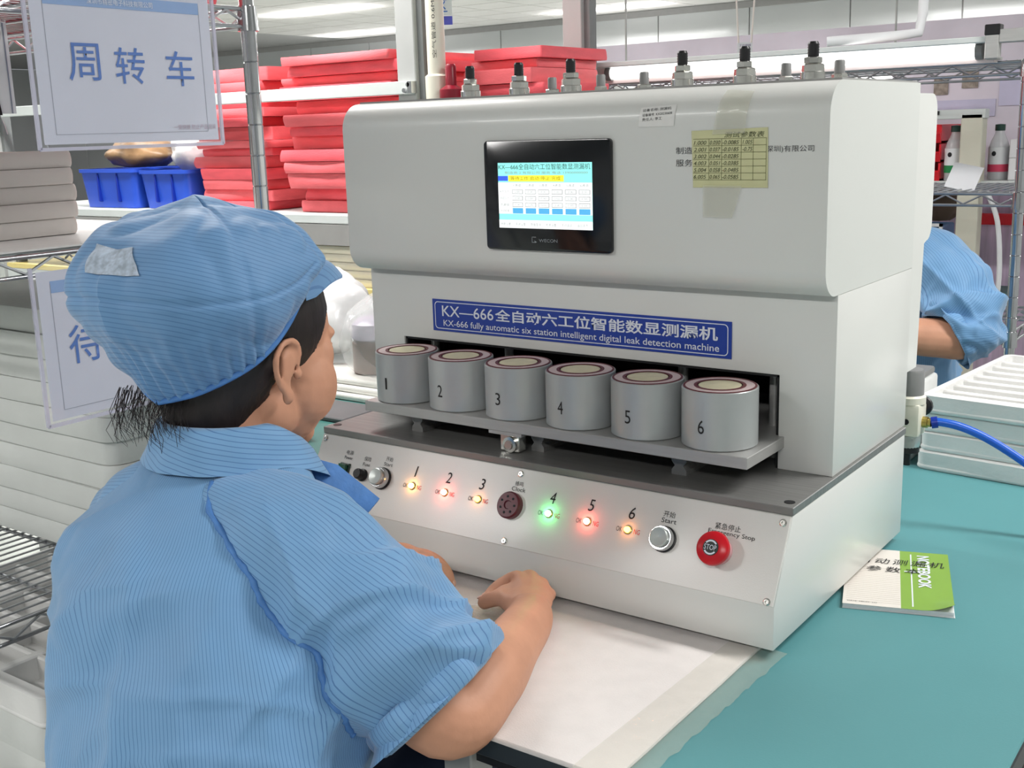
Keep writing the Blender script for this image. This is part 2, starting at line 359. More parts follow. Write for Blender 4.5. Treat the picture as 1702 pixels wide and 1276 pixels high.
# emergency stop
ex, ey = 0.6794, 0.052
PMB().lathe([(0.0165, 0.0018), (0.0165, 0.008), (0.012, 0.009), (0.012, 0.018)], (ex, ey, 0), 'z', 28).build('stop_collar', mat('pale_pink_collar', rgb(214, 160, 164), 0.4), cpn)
PMB().lathe([(0.012, 0.016), (0.0198, 0.0175), (0.0208, 0.0205), (0.0198, 0.0245), (0.016, 0.0272), (0.009, 0.0285), (0, 0.0288)], (ex, ey, 0), 'z', 36).build('stop_button', REDP, cpn)
def ring(mb, a, b, c, r0, r1, t0=0, t1=360, n=28):
    vs_ = []; fs_ = []
    for i in range(n + 1):
        t = math.radians(t0 + (t1 - t0) * i / n); vs_ += [(a + r0 * math.cos(t), b + r0 * math.sin(t), c), (a + r1 * math.cos(t), b + r1 * math.sin(t), c)]
    for i in range(n): fs_.append((2 * i, 2 * i + 1, 2 * i + 3, 2 * i + 2))
    return mb.add(vs_, fs_)
PMB().lathe([(0.0098, 0.0283), (0.0098, 0.0291), (0.0, 0.0294)], (ex, ey, 0), 'z', 24).build('stop_disc', mat('dark_green_black_disc', rgb(26, 42, 38), 0.4), cpn)
for t0, t1 in ((35, 145), (215, 325)): ring(PMB(), ex, ey, 0.0296, 0.0068, 0.0088, t0, t1).build('stop_arc', WHITEPR, cpn)
lettering('STOP', 0.0155, 0.0062, PO + uA * ex + uB * ey + uC * 0.0294, uA, uB, uC, WHITEPR, cpn)
ptext('电源', 0.0655, 0.0855, 0.0135, 0.0066); ptext('Power', 0.0655, 0.0775, 0.0165, 0.0052)
ptext('保险', 0.1035, 0.081, 0.0135, 0.0066); ptext('Fuse', 0.1035, 0.0725, 0.014, 0.0052)
ptext('开始', 0.1445, 0.0868, 0.0135, 0.0066); ptext('Start', 0.1445, 0.0788, 0.0165, 0.0052)
ptext('蜂鸣', 0.3775, 0.0865, 0.0135, 0.0066); ptext('Clock', 0.3785, 0.079, 0.0225, 0.0058)
ptext('开始', 0.6054, 0.0838, 0.0165, 0.0075, INK); ptext('Start', 0.6065, 0.0758, 0.0205, 0.006, INK)
ptext('紧急停止', 0.684, 0.0815, 0.033, 0.0078, INK); ptext('Emergency Stop', 0.690, 0.0735, 0.0600, 0.0068, INK)

# column with the wide opening
column = MB().prism([(XL, H + LT), (0.054, H + LT), (0.054, 0.2825), (0.6815, 0.2825), (0.6815, H + LT), (XR, H + LT), (XR, HZ - 0.0003), (XL, HZ - 0.0003)], 'y', CF, 0.478, 0.0012).build('column', WHITE, mc)
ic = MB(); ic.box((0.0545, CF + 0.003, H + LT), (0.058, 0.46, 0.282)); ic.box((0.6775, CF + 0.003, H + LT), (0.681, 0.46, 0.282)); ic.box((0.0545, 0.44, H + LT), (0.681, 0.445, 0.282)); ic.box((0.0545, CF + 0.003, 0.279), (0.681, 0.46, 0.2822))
ic.build('chamber_shade_lining', DARKIN, mc)  # added dark walls: shade of the opening put into colour, with its black parts
for gx in (0.075, 0.222, 0.52, 0.655): MB().cyl((gx, CF + 0.05, H + LT), 0.007, 0.12, 'z', 14).build('guide_rod', ALU, mc)
# head: rounded box profile extruded across the width
def arc(cy, cz, r, a0, a1, n=8): return [(cy + r * math.cos(math.radians(a0 + (a1 - a0) * i / n)), cz + r * math.sin(math.radians(a0 + (a1 - a0) * i / n))) for i in range(n + 1)]
RT, RB = 0.040, 0.034
prof = arc(HF + RB, HZ + RB, RB, 180, 270) + [(0.478, HZ), (0.478, TZ)] + arc(HF + RT, TZ - RT, RT, 90, 180)
MB().prism(prof, 'x', XL, XR, 0.0).build('head_housing', HEADW, mc)
MB().box((XL + 0.002, HF + RT, TZ), (XR - 0.002, 0.47, TZ + 0.0025)).build('head_lid', mat('grey_lid', rgb(150, 150, 148), 0.4), mc)
rc = [(0.478, 0.238), (0.521, 0.238), (0.531, 0.418)] + arc(0.541, 0.445, 0.024, 270, 360, 5) + arc(0.541, 0.604, 0.024, 0, 90, 5) + [(0.478, 0.628)]
MB().prism(rc, 'x', XL + 0.002, XR - 0.0005, 0.0).build('rear_cover', WHITE, mc)
# name plate
npz0, npz1 = 0.2972, 0.3462
npl = MB().box((0.116, CF - 0.0014, npz0), (0.616, CF + 0.0005, npz1)).build('name_plate', BLUEPLATE, mc, 0)
fr = MB(); P0 = rrect(0.1205, npz0 + 0.0035, 0.6115, npz1 - 0.0035, 0.006); P1 = rrect(0.1217, npz0 + 0.0047, 0.6103, npz1 - 0.0047, 0.005); nn = len(P0)
fr.add([(p[0], CF - 0.0017, p[1]) for p in P0 + P1], [(i, (i + 1) % nn, (i + 1) % nn + nn, i + nn) for i in range(nn)]); fr.build('plate_border', WHITEPR, npl, 0)
FXv, FUv, FNv = (1, 0, 0), (0, 0, 1), (0, -1, 0)
lettering('KX—666', 0.098, 0.0168, (0.184, CF - 0.0014, 0.3288), FXv, FUv, FNv, WHITEPR, npl, bold=0.006)
lettering('全自动六工位智能数显测漏机', 0.361, 0.0185, (0.4165, CF - 0.0014, 0.3288), FXv, FUv, FNv, WHITEPR, npl, bold=0.018)
lettering('KX-666 fully automatic six station intelligent digital leak detection machine', 0.462, 0.0125, (0.368, CF - 0.0014, 0.3088), FXv, FUv, FNv, WHITEPR, npl, bold=0.006)
# printed maker lines on the head
lettering('制造商', 0.034, 0.0085, (0.5755, HF, 0.5645), FXv, FUv, FNv, GREYINK, mc); lettering('服务商', 0.034, 0.0085, (0.5755, HF, 0.5495), FXv, FUv, FNv, GREYINK, mc)
lettering('(深圳)有限公司', 0.062, 0.0085, (0.706, HF, 0.5645), FXv, FUv, FNv, GREYINK, mc)
# touch screen
ts = thing_part = MB().prism([(x, z) for x, z in rrect(0.2630, 0.4330, 0.4675, 0.5820, 0.006)], 'y', HF - 0.0065, HF + 0.001, 0.0012).build('touch_screen', BLACKG, mc)
YS = HF - 0.0068
SX0, SX1, SZ0, SZ1 = 0.2868, 0.4395, 0.4635, 0.5520
def scr(n, x0, x1, z0, z1, m, d=0.0):
    """rectangle on the display in 0..1 display units"""
    X0, X1, Z0, Z1 = SX0 + (SX1 - SX0) * x0, SX0 + (SX1 - SX0) * x1, SZ0 + (SZ1 - SZ0) * z0, SZ0 + (SZ1 - SZ0) * z1
    return MB().quad((X0, YS - d, Z0), (X1, YS - d, Z0), (X1, YS - d, Z1), (X0, YS - d, Z1)).build(n, m, ts, 0)
def stext(body, x0, x1, z0, z1, m, d=0.0008, **k):
    return lettering(body, (SX1 - SX0) * (x1 - x0), (SZ1 - SZ0) * (z1 - z0), (SX0 + (SX1 - SX0) * (x0 + x1) / 2, YS, SZ0 + (SZ1 - SZ0) * (z0 + z1) / 2), FXv, FUv, FNv, m, ts, lift=d, **k)
EW = emat('screen_white', (0.93, 0.96, 0.95), 0.9); EC = emat('screen_cyan', (0.30, 0.86, 0.80), 0.85); EY = emat('screen_yellow', (0.95, 0.90, 0.06), 0.9)
EB = emat('screen_blue', (0.05, 0.13, 0.80), 0.8); ES = emat('screen_sky', (0.10, 0.45, 0.80), 0.8); ET = emat('screen_text', (0.10, 0.20, 0.22), 0.15); EG = emat('screen_grey', (0.45, 0.47, 0.47), 0.4)
scr('display', 0, 1, 0, 1, EC)
scr('display_field', 0, 1, 0.22, 0.70, EW, 0.0003); scr('display_field', 0, 1, 0.0, 0.125, EW, 0.0003)
scr('display_field', 0, 0.11, 0.725, 0.80, EB, 0.0003); scr('display_field', 0.115, 0.71, 0.715, 0.81, EY, 0.0003)
stext('KX—666全自动六工位智能数显测漏机', 0.01, 0.985, 0.895, 0.985, ET)
stext('制造商 2 有限公司 服务 电话 13900000000', 0.08, 0.96, 0.83, 0.87, EG)
stext('等待工作 启动 停止 完成', 0.14, 0.68, 0.735, 0.795, mat('screen_orange_text', (0.5, 0.3, 0.02), 0.5))
for i in range(6):
    x0 = 0.155 + i * 0.142
    stext('%d通道' % (i + 1), x0 + 0.015, x0 + 0.10, 0.64, 0.68, EG)
    for zr in (0.525, 0.425, 0.325):
        scr('display_cell', x0, x0 + 0.115, zr, zr + 0.07, EG, 0.0005); scr('display_cell', x0 + 0.005, x0 + 0.11, zr + 0.008, zr + 0.062, EW, 0.0007)
        stext('0.00', x0 + 0.03, x0 + 0.085, zr + 0.02, zr + 0.05, EG, 0.0010)
    scr('display_cell', x0, x0 + 0.115, 0.225, 0.31, ES, 0.0005)
    stext(('参数设置', '系统设置', '数据查询', '校准设置', '手动调试', '返回首页')[i], 0.02 + i * 0.165, 0.13 + i * 0.165, 0.035, 0.085, EG)
for zz, tt in ((0.56, '充气压力'), (0.46, '测试压力'), (0.36, '泄漏值'), (0.265, '测试结果')): stext(tt, 0.015, 0.12, zz - 0.02, zz + 0.022, EG)
lettering('WECON', 0.030, 0.0042, (0.368, HF - 0.0065, 0.4475), FXv, FUv, FNv, mat('grey_logo_print', rgb(150, 156, 160), 0.5), ts)
lg = MB(); lg.M = Matrix.Translation((0.345, HF - 0.0069, 0.4482))
lg.add([(-0.004, 0, -0.004), (0.001, 0, -0.004), (0.001, 0, -0.0032), (-0.0032, 0, -0.0032), (-0.0032, 0, 0.004), (-0.004, 0, 0.004), (0.003, 0, 0.004), (0.003, 0, 0.0032), (-0.004, 0, 0.0032), (0.0, 0, -0.001), (0.0045, 0, -0.003), (0.0015, 0, -0.0045)], [(0, 1, 2, 3), (0, 3, 4, 5), (8, 7, 6, 5), (9, 10, 11)])
lg.build('logo', mat('grey_logo_print', rgb(150, 156, 160), 0.5), ts, 0)
# label sticker with three lines
stk = MB().box((0.505, HF + 0.0008, 0.5935), (0.5565, HF + 0.0022, 0.6005)).build('label_sticker', mat('white_label', rgb(232, 232, 228), 0.4), mc, 0)
def head_pt(x, z, lift):
    """a point on the front skin of the head, following the rounded upper edge"""
    if z <= TZ - RT: return Vector((x, HF - lift, z))
    t = (z - (TZ - RT)) / RT; t = min(t, 1.45)      # arc length along the fillet
    return Vector((x, HF + RT - (RT + lift) * math.cos(t), TZ - RT + (RT + lift) * math.sin(t)))
def skin_sheet(name, pts, m, parent, lift=0.0006, nx=8, nz=14, wave=0.0, th=0.0003):
    """thin sheet following the head; pts = four corners (x, arc z) bl, br, tr, tl"""
    b = MB(); vs_ = []
    for layer in (0, 1):
        for j in range(nz + 1):
            for i in range(nx + 1):
                u, v = i / nx, j / nz
                x = (pts[0][0] * (1 - u) + pts[1][0] * u) * (1 - v) + (pts[3][0] * (1 - u) + pts[2][0] * u) * v
                z = (pts[0][1] * (1 - u) + pts[1][1] * u) * (1 - v) + (pts[3][1] * (1 - u) + pts[2][1] * u) * v
                vs_.append(head_pt(x, z, lift + th * layer + wave * (0.5 + 0.5 * noise.noise(Vector((x * 60, z * 60, 3.1))))))
    n = (nx + 1) * (nz + 1); fs_ = []
    for j in range(nz):
        for i in range(nx):
            a = j * (nx + 1) + i; q = (a, a + 1, a + nx + 2, a + nx + 1); fs_ += [tuple(k + n for k in q), q[::-1]]
    b.add(vs_, fs_); return b.build(name, m, parent, 60)
bpy.data.objects.remove(stk)
stk = skin_sheet('label_sticker', [(0.505, 0.5945), (0.5555, 0.5945), (0.558, 0.6215), (0.508, 0.6185)], mat('white_label', rgb(232, 232, 228), 0.4), mc, 0.0004)
for k_, (tx, ww) in enumerate((('设备名称: 测漏机', 0.040), ('设备编号: KX20230608', 0.042), ('责任人: 李工', 0.028))):
    zz = 0.6155 - k_ * 0.0058
    lettering(tx, ww, 0.0036, (0, 0, 0), FXv, FUv, FNv, INK, mc, wrap=lambda a, b, zz=zz, ww=ww: head_pt(0.511 + ww / 2 + a, zz + b + a * 0.05, 0.0011))
# air fittings on the head lid
for i, fx in enumerate((0.117, 0.210, 0.303, 0.485, 0.577, 0.671)):
    f = MB().lathe([(0.0155, 0), (0.0155, 0.012), (0.0145, 0.013)], (fx, 0.30, TZ + 0.0025), 'z', 24).build('air_fitting', NICKEL, mc)
    MB().lathe([(0.0125, 0.0135), (0.0148, 0.015), (0.0148, 0.0235), (0.0125, 0.025)], (fx, 0.30, TZ), 'z', 6, a0=0.3 + i).build('hex_nut', NICKEL, f, 20)
    MB().lathe([(0.0095, 0.025), (0.0115, 0.026), (0.0115, 0.0325), (0.0095, 0.0335)], (fx, 0.30, TZ), 'z', 6, a0=0.1 + i * 0.7).build('hex_nut', NICKEL, f, 20)
    tz = 0.0335 if i else 0.028
    MB().lathe([(0.0068, 0.033)] + [(0.0068 + (0.0006 if k % 2 else 0), 0.0345 + k * 0.0016) for k in range(11)] + [(0.0055, 0.053), (0.0, 0.053)], (fx, 0.30, TZ - 0.0004), 'z', 18).build('threaded_tip', BLACKP, f, 60)
for i, fx in enumerate((0.281, 0.358, 0.585, 0.662, 0.190)):
    f = MB().lathe([(0.0108, 0), (0.0108, 0.012), (0.0095, 0.0135)], (fx, 0.42, TZ + 0.0025), 'z', 6, a0=0.4 * i).build('small_air_fitting', NICKEL, mc, 20)
    MB().lathe([(0.0072, 0.0135), (0.0072, 0.032), (0.006, 0.034), (0, 0.034)], (fx, 0.42, TZ), 'z', 16).build('fitting_cap', GREYP, f)
# sliding shelf with six test cups
shelf = MB().box((0.067, 0.074, 0.188), (0.690, 0.40, 0.203), 0.0008, 1).build('sliding_shelf', ALU, mc)
for i in range(6):
    cx_, cy_ = 0.1145 + i * 0.1032, 0.1225; zb, zt = 0.2032, 0.277
    cup = MB().lathe([(0.046, 0), (0.0478, 0.0015), (0.0478, zt - zb - 0.001), (0.0470, zt - zb), (0.0455, zt - zb), (0.0455, zt - zb - 0.006)], (cx_, cy_, zb), 'z', 56).build('test_cup', CUPM, mc, 30)
    def rg(r0, r1, h, nm, m): MB().lathe([(r1, -0.006), (r1, h), (r0, h), (r0, -0.006)], (cx_, cy_, zt), 'z', 48).build(nm, m, cup, 30)
    rg(0.0432, 0.0458, 0.0008, 'outer_seal', RUBR); rg(0.0325, 0.0432, 0.0004, 'pale_ring', RUBW); rg(0.0282, 0.0325, 0.0010, 'inner_seal', RUBR)
    MB().lathe([(0.0282, 0.0004), (0.0268, 0.0004), (0.0262, -0.016), (0.0, -0.018)], (cx_, cy_, zt), 'z', 40).build('cup_liner', CREAM, cup, 30)
    hw = 0.0085 if i else 0.0034
    lettering(str(i + 1), hw, 0.0175, (0, 0, 0), FXv, FUv, FNv, INK, cup, name='cup_number', wrap=lambda a, b, cx_=cx_, cy_=cy_: Vector((cx_ + 0.0482 * math.sin(a / 0.0478 - 0.05), cy_ - 0.0482 * math.cos(a / 0.0478 - 0.05), 0.2335 + b)))
# guide rails and the centre latch under the shelf
for gx in (0.147, 0.366, 0.585):
    hg = [(-0.0105, 0), (0.0105, 0), (0.0105, 0.006), (0.006, 0.012), (0.0105, 0.018), (0.0105, 0.024), (-0.0105, 0.024), (-0.0105, 0.018), (-0.006, 0.012), (-0.0105, 0.006)]
    MB().prism([(gx + a, H + LT + b) for a, b in hg], 'y', 0.10, 0.42).build('guide_rail', STEEL, mc, 20)
lt_ = MB().box((0.318, 0.078, 0.160), (0.350, 0.096, 0.188), 0.001, 1).build('shelf_latch', NICKEL, mc)
MB().lathe([(0.011, 0), (0.011, 0.006), (0.007, 0.0065), (0.006, 0.009), (0, 0.009)], (0.337, 0.0785, 0.171), 'y', 20).build('latch_screw', NICKEL, lt_)
for v in lt_.children[0].data.vertices: v.co.y = 2 * 0.0785 - v.co.y
MB().box((0.300, 0.0755, 0.183), (0.356, 0.10, 0.188)).build('latch_bracket', ALU, lt_)
# air regulator on the back corner, with brass elbow
rgx, rgy = 0.740, 0.545
reg = MB().box((rgx - 0.021, rgy - 0.02, 0.128), (rgx + 0.021, rgy + 0.02, 0.180), 0.006, 2).build('air_regulator', IVORY, mc)
MB().lathe([(0.0235, 0.178), (0.0235, 0.188), (0.0205, 0.191)], (rgx, rgy, 0), 'z', 24).build('regulator_collar', IVORY, reg)
MB().lathe([(0.0205, 0.190), (0.0203, 0.193), (0.0198, 0.225), (0.0175, 0.229), (0, 0.229)], (rgx, rgy, 0), 'z', 24).build('regulator_knob', GREYP, reg)
MB().lathe([(0.019, 0.129), (0.019, 0.116), (0.017, 0.109), (0, 0.109)], (rgx, rgy, 0), 'z', 24).build('filter_bowl', mat('smoky_clear_bowl', rgb(190, 194, 190), 0.15, trans=0.3), reg)
MB().lathe([(0.0175, 0.111), (0.0175, 0.102), (0.006, 0.098), (0.005, 0.08), (0, 0.08)], (rgx, rgy, 0), 'z', 20).build('drain_cap', BLACKP, reg)
MB().lathe([(0.0085, 0), (0.0085, 0.008), (0.0065, 0.009), (0.0065, 0.013)], (rgx + 0.0205, rgy, 0.150), 'x', 18).build('brass_elbow', BRASS, reg)
MB().cyl((rgx + 0.002, rgy - 0.0215, 0.152), 0.0045, 0.002, 'y', 14).build('gauge_plug', BLACKP, reg)
MB().lathe([(0.010, 0.0), (0.015, 0.004), (0.015, 0.011), (0.0, 0.013)], (rgx + 0.012, rgy + 0.019, 0.168), 'y', 18).build('pressure_gauge', BLACKP, reg)
MB().box((rgx - 0.018, 0.468, 0.165), (rgx - 0.002, rgy - 0.018, 0.178)).build('regulator_bracket', GREYMET, reg)
# ================================================================== WORKBENCH AND WHAT LIES ON IT
bench = thing('workbench', (0.42, 0.5, FLOORZ), 'long workbench with a teal mat under the white machine', 'workbench')
TX0, TX1, TY0, TY1 = -0.205, 1.037, -0.306, 1.27
MB().box((TX0, TY0, TBL - 0.030), (TX1, TY1, TBL - 0.003), 0.002, 1).build('table_top', mat('dark_laminate', rgb(44, 50, 54), 0.45), bench)
MB().box((TX0 + 0.001, TY0 - 0.0008, TBL - 0.003), (TX1 - 0.001, TY1, TBL), 0.0012, 1).build('rubber_mat', TEAL, bench)
for lx in (TX0 + 0.05, 0.50, TX1 - 0.05):
    for ly in (TY0 + 0.06, TY1 - 0.06): MB().box((lx - 0.02, ly - 0.02, FLOORZ), (lx + 0.02, ly + 0.02, TBL - 0.03), 0.002, 1).build('leg', GREYMET, bench)
MB().box((TX0 + 0.05, TY0 + 0.05, TBL - 0.075), (TX1 - 0.05, TY0 + 0.07, TBL - 0.03)).build('apron', mat('dark_grey_steel', rgb(40, 42, 46), 0.5), bench, 0)
MB().box((TX0 + 0.03, TY0 + 0.25, -0.62), (TX1 - 0.03, TY1 - 0.05, -0.60)).build('lower_shelf', mat('dark_shelf_board', rgb(58, 52, 50), 0.6), bench, 0)

def wavy_slab(x0, y0, z0, x1, y1, z1, amp=0.002, n=14, seed=0.0, fr=9.0, r=0.006):
    """thin slab with slightly uneven edges and rounded corners"""
    P = []
    base = rrect(x0, y0, x1, y1, max(r, 0.002), 3)
    m = len(base)
    for i in range(m):
        a, b = base[i], base[(i + 1) % m]; L_ = math.hypot(b[0] - a[0], b[1] - a[1]); k = max(1, int(L_ / 0.05))
        for j in range(k): P.append((a[0] + (b[0] - a[0]) * j / k, a[1] + (b[1] - a[1]) * j / k))
    cx_, cy_ = (x0 + x1) / 2, (y0 + y1) / 2; mb = MB(); N_ = len(P); vs_ = []
    e = (z1 - z0) * 0.18
    for zz, ins in ((z0, 0.002), (z0 + e, 0.0), ((z0 + z1) / 2, -0.0008), (z1 - e, 0.0), (z1, 0.002)):
        for p in P:
            d = amp * noise.noise(Vector((p[0] * fr + seed, p[1] * fr, zz * 30 + seed * 3)))
            dz = amp * 0.12 * noise.noise(Vector((p[0] * fr * 0.7 + 9, p[1] * fr * 0.7 + seed, 5.0)))
            ux, uy = p[0] - cx_, p[1] - cy_; l = math.hypot(ux, uy); vs_.append((p[0] + ux / l * (d - ins), p[1] + uy / l * (d - ins), zz + (dz if zz > z0 else 0)))
    fs_ = [tuple(range(N_))[::-1], tuple(range(4 * N_, 5 * N_))]
    for j in range(4):
        for i in range(N_): fs_.append((j * N_ + i, j * N_ + (i + 1) % N_, (j + 1) * N_ + (i + 1) % N_, (j + 1) * N_ + i))
    return mb.add(vs_, fs_)

# white foam sheet and the plastic film it comes in
MB_ = wavy_slab(0.10, -0.3185, TBL + 0.0004, 0.735, 0.030, TBL + 0.0062, 0.0015)
o = MB_.build('foam_sheet', mat('white_soft_foam_sheet', rgb(226, 221, 218), 0.75, var=0.025, scale=40, bump=0.2, bscale=500)); tag(o, 'large white foam sheet lying flat between the operator and the machine', 'foam sheet')
fm = MB(); vs_ = []; fs_ = []; nx, ny = 14, 44
for j in range(ny + 1):
    for i in range(nx + 1):
        u, v = i / nx, j / ny; x = 0.690 + 0.066 * u + 0.010 * v + 0.004 * noise.noise(Vector((v * 14, 0, 0))) * u; y = -0.322 + 0.348 * v
        hgt = TBL + 0.0066 + 0.0035 * max(0, noise.noise(Vector((u * 5, v * 16, 2)))) * (0.3 + u)
        if x > 0.741: hgt -= 0.0058 * min(1, (x - 0.741) / 0.012)
        vs_.append((x, y, max(hgt, TBL + 0.0005) + 0.004 * max(0, noise.noise(Vector((u * 9, v * 30, 7)))) * u))
for j in range(ny):
    for i in range(nx): a = j * (nx + 1) + i; fs_.append((a, a + 1, a + nx + 2, a + nx + 1))
fm.add(vs_, fs_); o = fm.build('film_wrap', mat('crinkled_clear_film', rgb(230, 228, 210), 0.1, var=0.05, alpha=0.22, bump=0.8, bscale=70, spec=0.8), None, 50); tag(o, 'crinkled clear plastic film along the right edge of the foam sheet', 'plastic film')
fm = MB(); vs_ = []; fs_ = []; nx, ny = 16, 12
for j in range(ny + 1):
    for i in range(nx + 1):
        u, v = i / nx, j / ny; p = Vector((0.315, -0.205, 0)) * (1 - u) * (1 - v) + Vector((0.455, -0.105, 0)) * u * (1 - v) + Vector((0.420, -0.060, 0)) * u * v + Vector((0.270, -0.150, 0)) * (1 - u) * v
        vs_.append((p.x, p.y, TBL + 0.0085 + 0.022 * max(0, u - 0.55) + 0.006 * max(0, noise.noise(Vector((u * 3, v * 9, 1))))))
for j in range(ny):
    for i in range(nx): a = j * (nx + 1) + i; fs_.append((a, a + 1, a + nx + 2, a + nx + 1))
fm.add(vs_, fs_); o = fm.build('plastic_bag', mat('yellowish_clear_bag', rgb(214, 212, 186), 0.12, var=0.08, alpha=0.5, bump=0.9, bscale=80, stretch=(1, 3, 1), spec=0.8), None, 60); tag(o, "clear plastic bag pinched in the operator's right hand", 'plastic bag')

# notebook
nbA = Vector((0.773, 0.186, 0)); nu = Vector((0.952, 0.306, 0)).normalized(); nv = Vector((-nu.y, nu.x, 0)); NW, NH = 0.135, 0.205
NZ = TBL + 0.0002
nb = thing('notebook', (nbA.x + 0.07, nbA.y + 0.1, TBL), 'green and white notebook lying beside the machine on the teal mat', 'notebook')
def nmb():
    m = MB(); m.M = Matrix(((nu.x, nv.x, 0, nbA.x), (nu.y, nv.y, 0, nbA.y), (0, 0, 1, NZ), (0, 0, 0, 1))); return m
pg = nmb()
for k in range(6): pg.box((0.0008, 0.001 + 0.0004 * (k % 3), 0.0004 + k * 0.001), (NW - 0.001 - 0.0006 * (k % 2), NH - 0.001, 0.0013 + k * 0.001))
pg.build('page_block', PAPER, nb, 0)
def cover(x0, x1, name, m):
    b = nmb(); vs_ = []; fs_ = []; nx, ny = 10, 14
    for j in range(ny + 1):
        for i in range(nx + 1):
            x = x0 + (x1 - x0) * i / nx; y = NH * j / ny; d = max(0, 1 - math.hypot(NW - x, y) / 0.04); vs_.append((x, y, 0.0066 + 0.012 * d * d))
    for j in range(ny):
        for i in range(nx): a = j * (nx + 1) + i; fs_.append((a, a + 1, a + nx + 2, a + nx + 1))
    b.add(vs_, fs_); return b.build(name, m, nb, 60)
cover(0.0, 0.071, 'cover_white_half', mat('white_cover_card', rgb(226, 220, 212), 0.4, var=0.02)); cover(0.071, NW, 'cover_green_half', mat('green_cover_card', rgb(134, 174, 66), 0.35, var=0.03, coat=0.2))
nmb().box((0, 0, 0), (NW, NH, 0.0004)).build('back_cover', PAPER, nb, 0)
for k in range(20): nmb().box((0.004, 0.012 + k * 0.0063, 0.0066), (0.0705, 0.0124 + k * 0.0063, 0.00672)).build('ruled_line', mat('pale_brown_line', rgb(190, 178, 166), 0.6), nb, 0)
nmb().box((0.0845, 0.008, 0.0067), (0.0862, NH - 0.012, 0.0069)).build('cover_stripe', WHITEPR, nb, 0)
nmb().box((0.076, 0.126, 0.0067), (0.092, 0.1285, 0.0069)).build('cover_stripe', WHITEPR, nb, 0)
NBO = lambda a, b: nbA + nu * a + nv * b + Vector((0, 0, NZ + 0.0066))
lettering('NOTEBOOK', 0.118, 0.0165, NBO(0.1015, 0.131), -nv, nu, (0, 0, 1), WHITEPR, nb, bold=0.03)
lettering('自动测漏机', 0.112, 0.020, NBO(0.072, 0.158), nu, nv, (0, 0, 1), INK, nb, lift=0.0009, shear=0.15, spacing=1.25)
lettering('参数本', 0.070, 0.020, NBO(0.062, 0.128), nu, nv, (0, 0, 1), INK, nb, lift=0.0009, shear=0.15, spacing=1.4)
lettering('DATE  FROM  TO', 0.036, 0.003, NBO(0.024, 0.0095), nu, nv, (0, 0, 1), GREYINK, nb)

# foam trays with cells, stacked on the right of the bench
def tray(name, x0, y0, z0, sx, sy, h, nx, ny, wall=0.016, floor=0.010, m=FOAMW, seed=0.0, rot=0.0):
    b = MB(); c = Vector((x0, y0, 0)); b.M = Matrix.Translation((x0, y0, z0)) @ Matrix.Rotation(rot, 4, 'Z')
    # outer skirt
    sk = wavy_slab(0, 0, 0, sx, sy, floor, 0.0015, seed=seed, r=0.014)
    b.add([tuple(v) for v in sk.v], sk.f)
    P = rrect(0, 0, sx, sy, 0.016, 4); Q = rrect(wall, wall, sx - wall, sy - wall, 0.006, 4); n_ = len(P)
    vs_ = [(p[0], p[1], floor * 0.5) for p in P] + [(p[0] * 0.999, p[1], h - 0.003) for p in P] + [(p[0] + (0.004 if p[0] < sx / 2 else -0.004), p[1] + (0.004 if p[1] < sy / 2 else -0.004), h) for p in P] + [(p[0], p[1], h) for p in Q] + [(p[0], p[1], floor * 0.5) for p in Q]
    fs_ = []
    for j in range(4):
        for i in range(n_): fs_.append((j * n_ + i, j * n_ + (i + 1) % n_, (j + 1) * n_ + (i + 1) % n_, (j + 1) * n_ + i))
    b.add(vs_, fs_)
    iw, ih = sx - 2 * wall, sy - 2 * wall
    for i in range(1, nx): x = wall + iw * i / nx; b.box((x - wall * 0.45, wall * 0.8, floor * 0.5), (x + wall * 0.45, sy - wall * 0.8, h - 0.002), 0.003, 1)
    for j in range(1, ny): y = wall + ih * j / ny; b.box((wall * 0.8, y - wall * 0.32, floor * 0.5), (sx - wall * 0.8, y + wall * 0.32, h - 0.004), 0.003, 1)
    return b.build(name, m, None, 40)
ORD = ['lowest', 'second from the bottom', 'third from the bottom', 'fourth from the bottom', 'fifth from the bottom', 'sixth from the bottom', 'seventh from the bottom', 'eighth from the bottom', 'ninth from the bottom', 'tenth from the bottom', 'eleventh from the bottom', 'twelfth from the bottom', 'thirteenth from the bottom', 'fourteenth from the bottom', 'fifteenth from the bottom', 'sixteenth from the bottom']
def ordw(k, n): return 'topmost' if k == n - 1 else ORD[k]
for k in range(4):
    o = tray('foam_tray', 0.669 + 0.004 * (k % 2), 0.836 + 0.003 * (k % 3), TBL + 0.0003 + k * 0.0342, 0.362, 0.425, 0.0338, 2, 8, seed=k * 2.3, rot=math.radians(-6.5 + 0.6 * (k % 2)))
    tag(o, 'white foam cell tray behind blue hose, %s of stack' % ordw(k, 4), 'foam tray', 'foam trays on the bench')
# little white instrument between machine and trays
sb = thing('instrument_box', (0.60, 0.92, TBL), 'small white box with a grey top half hidden behind the machine', 'box')
MB().box((0.50, 0.85, TBL + 0.0003), (0.652, 1.02, 0.125), 0.006, 2).build('box_body', mat('white_abs', rgb(230, 232, 230), 0.35), sb)
MB().box((0.505, 0.855, 0.125), (0.647, 1.015, 0.138), 0.004, 2).build('box_top', GREYP, sb)
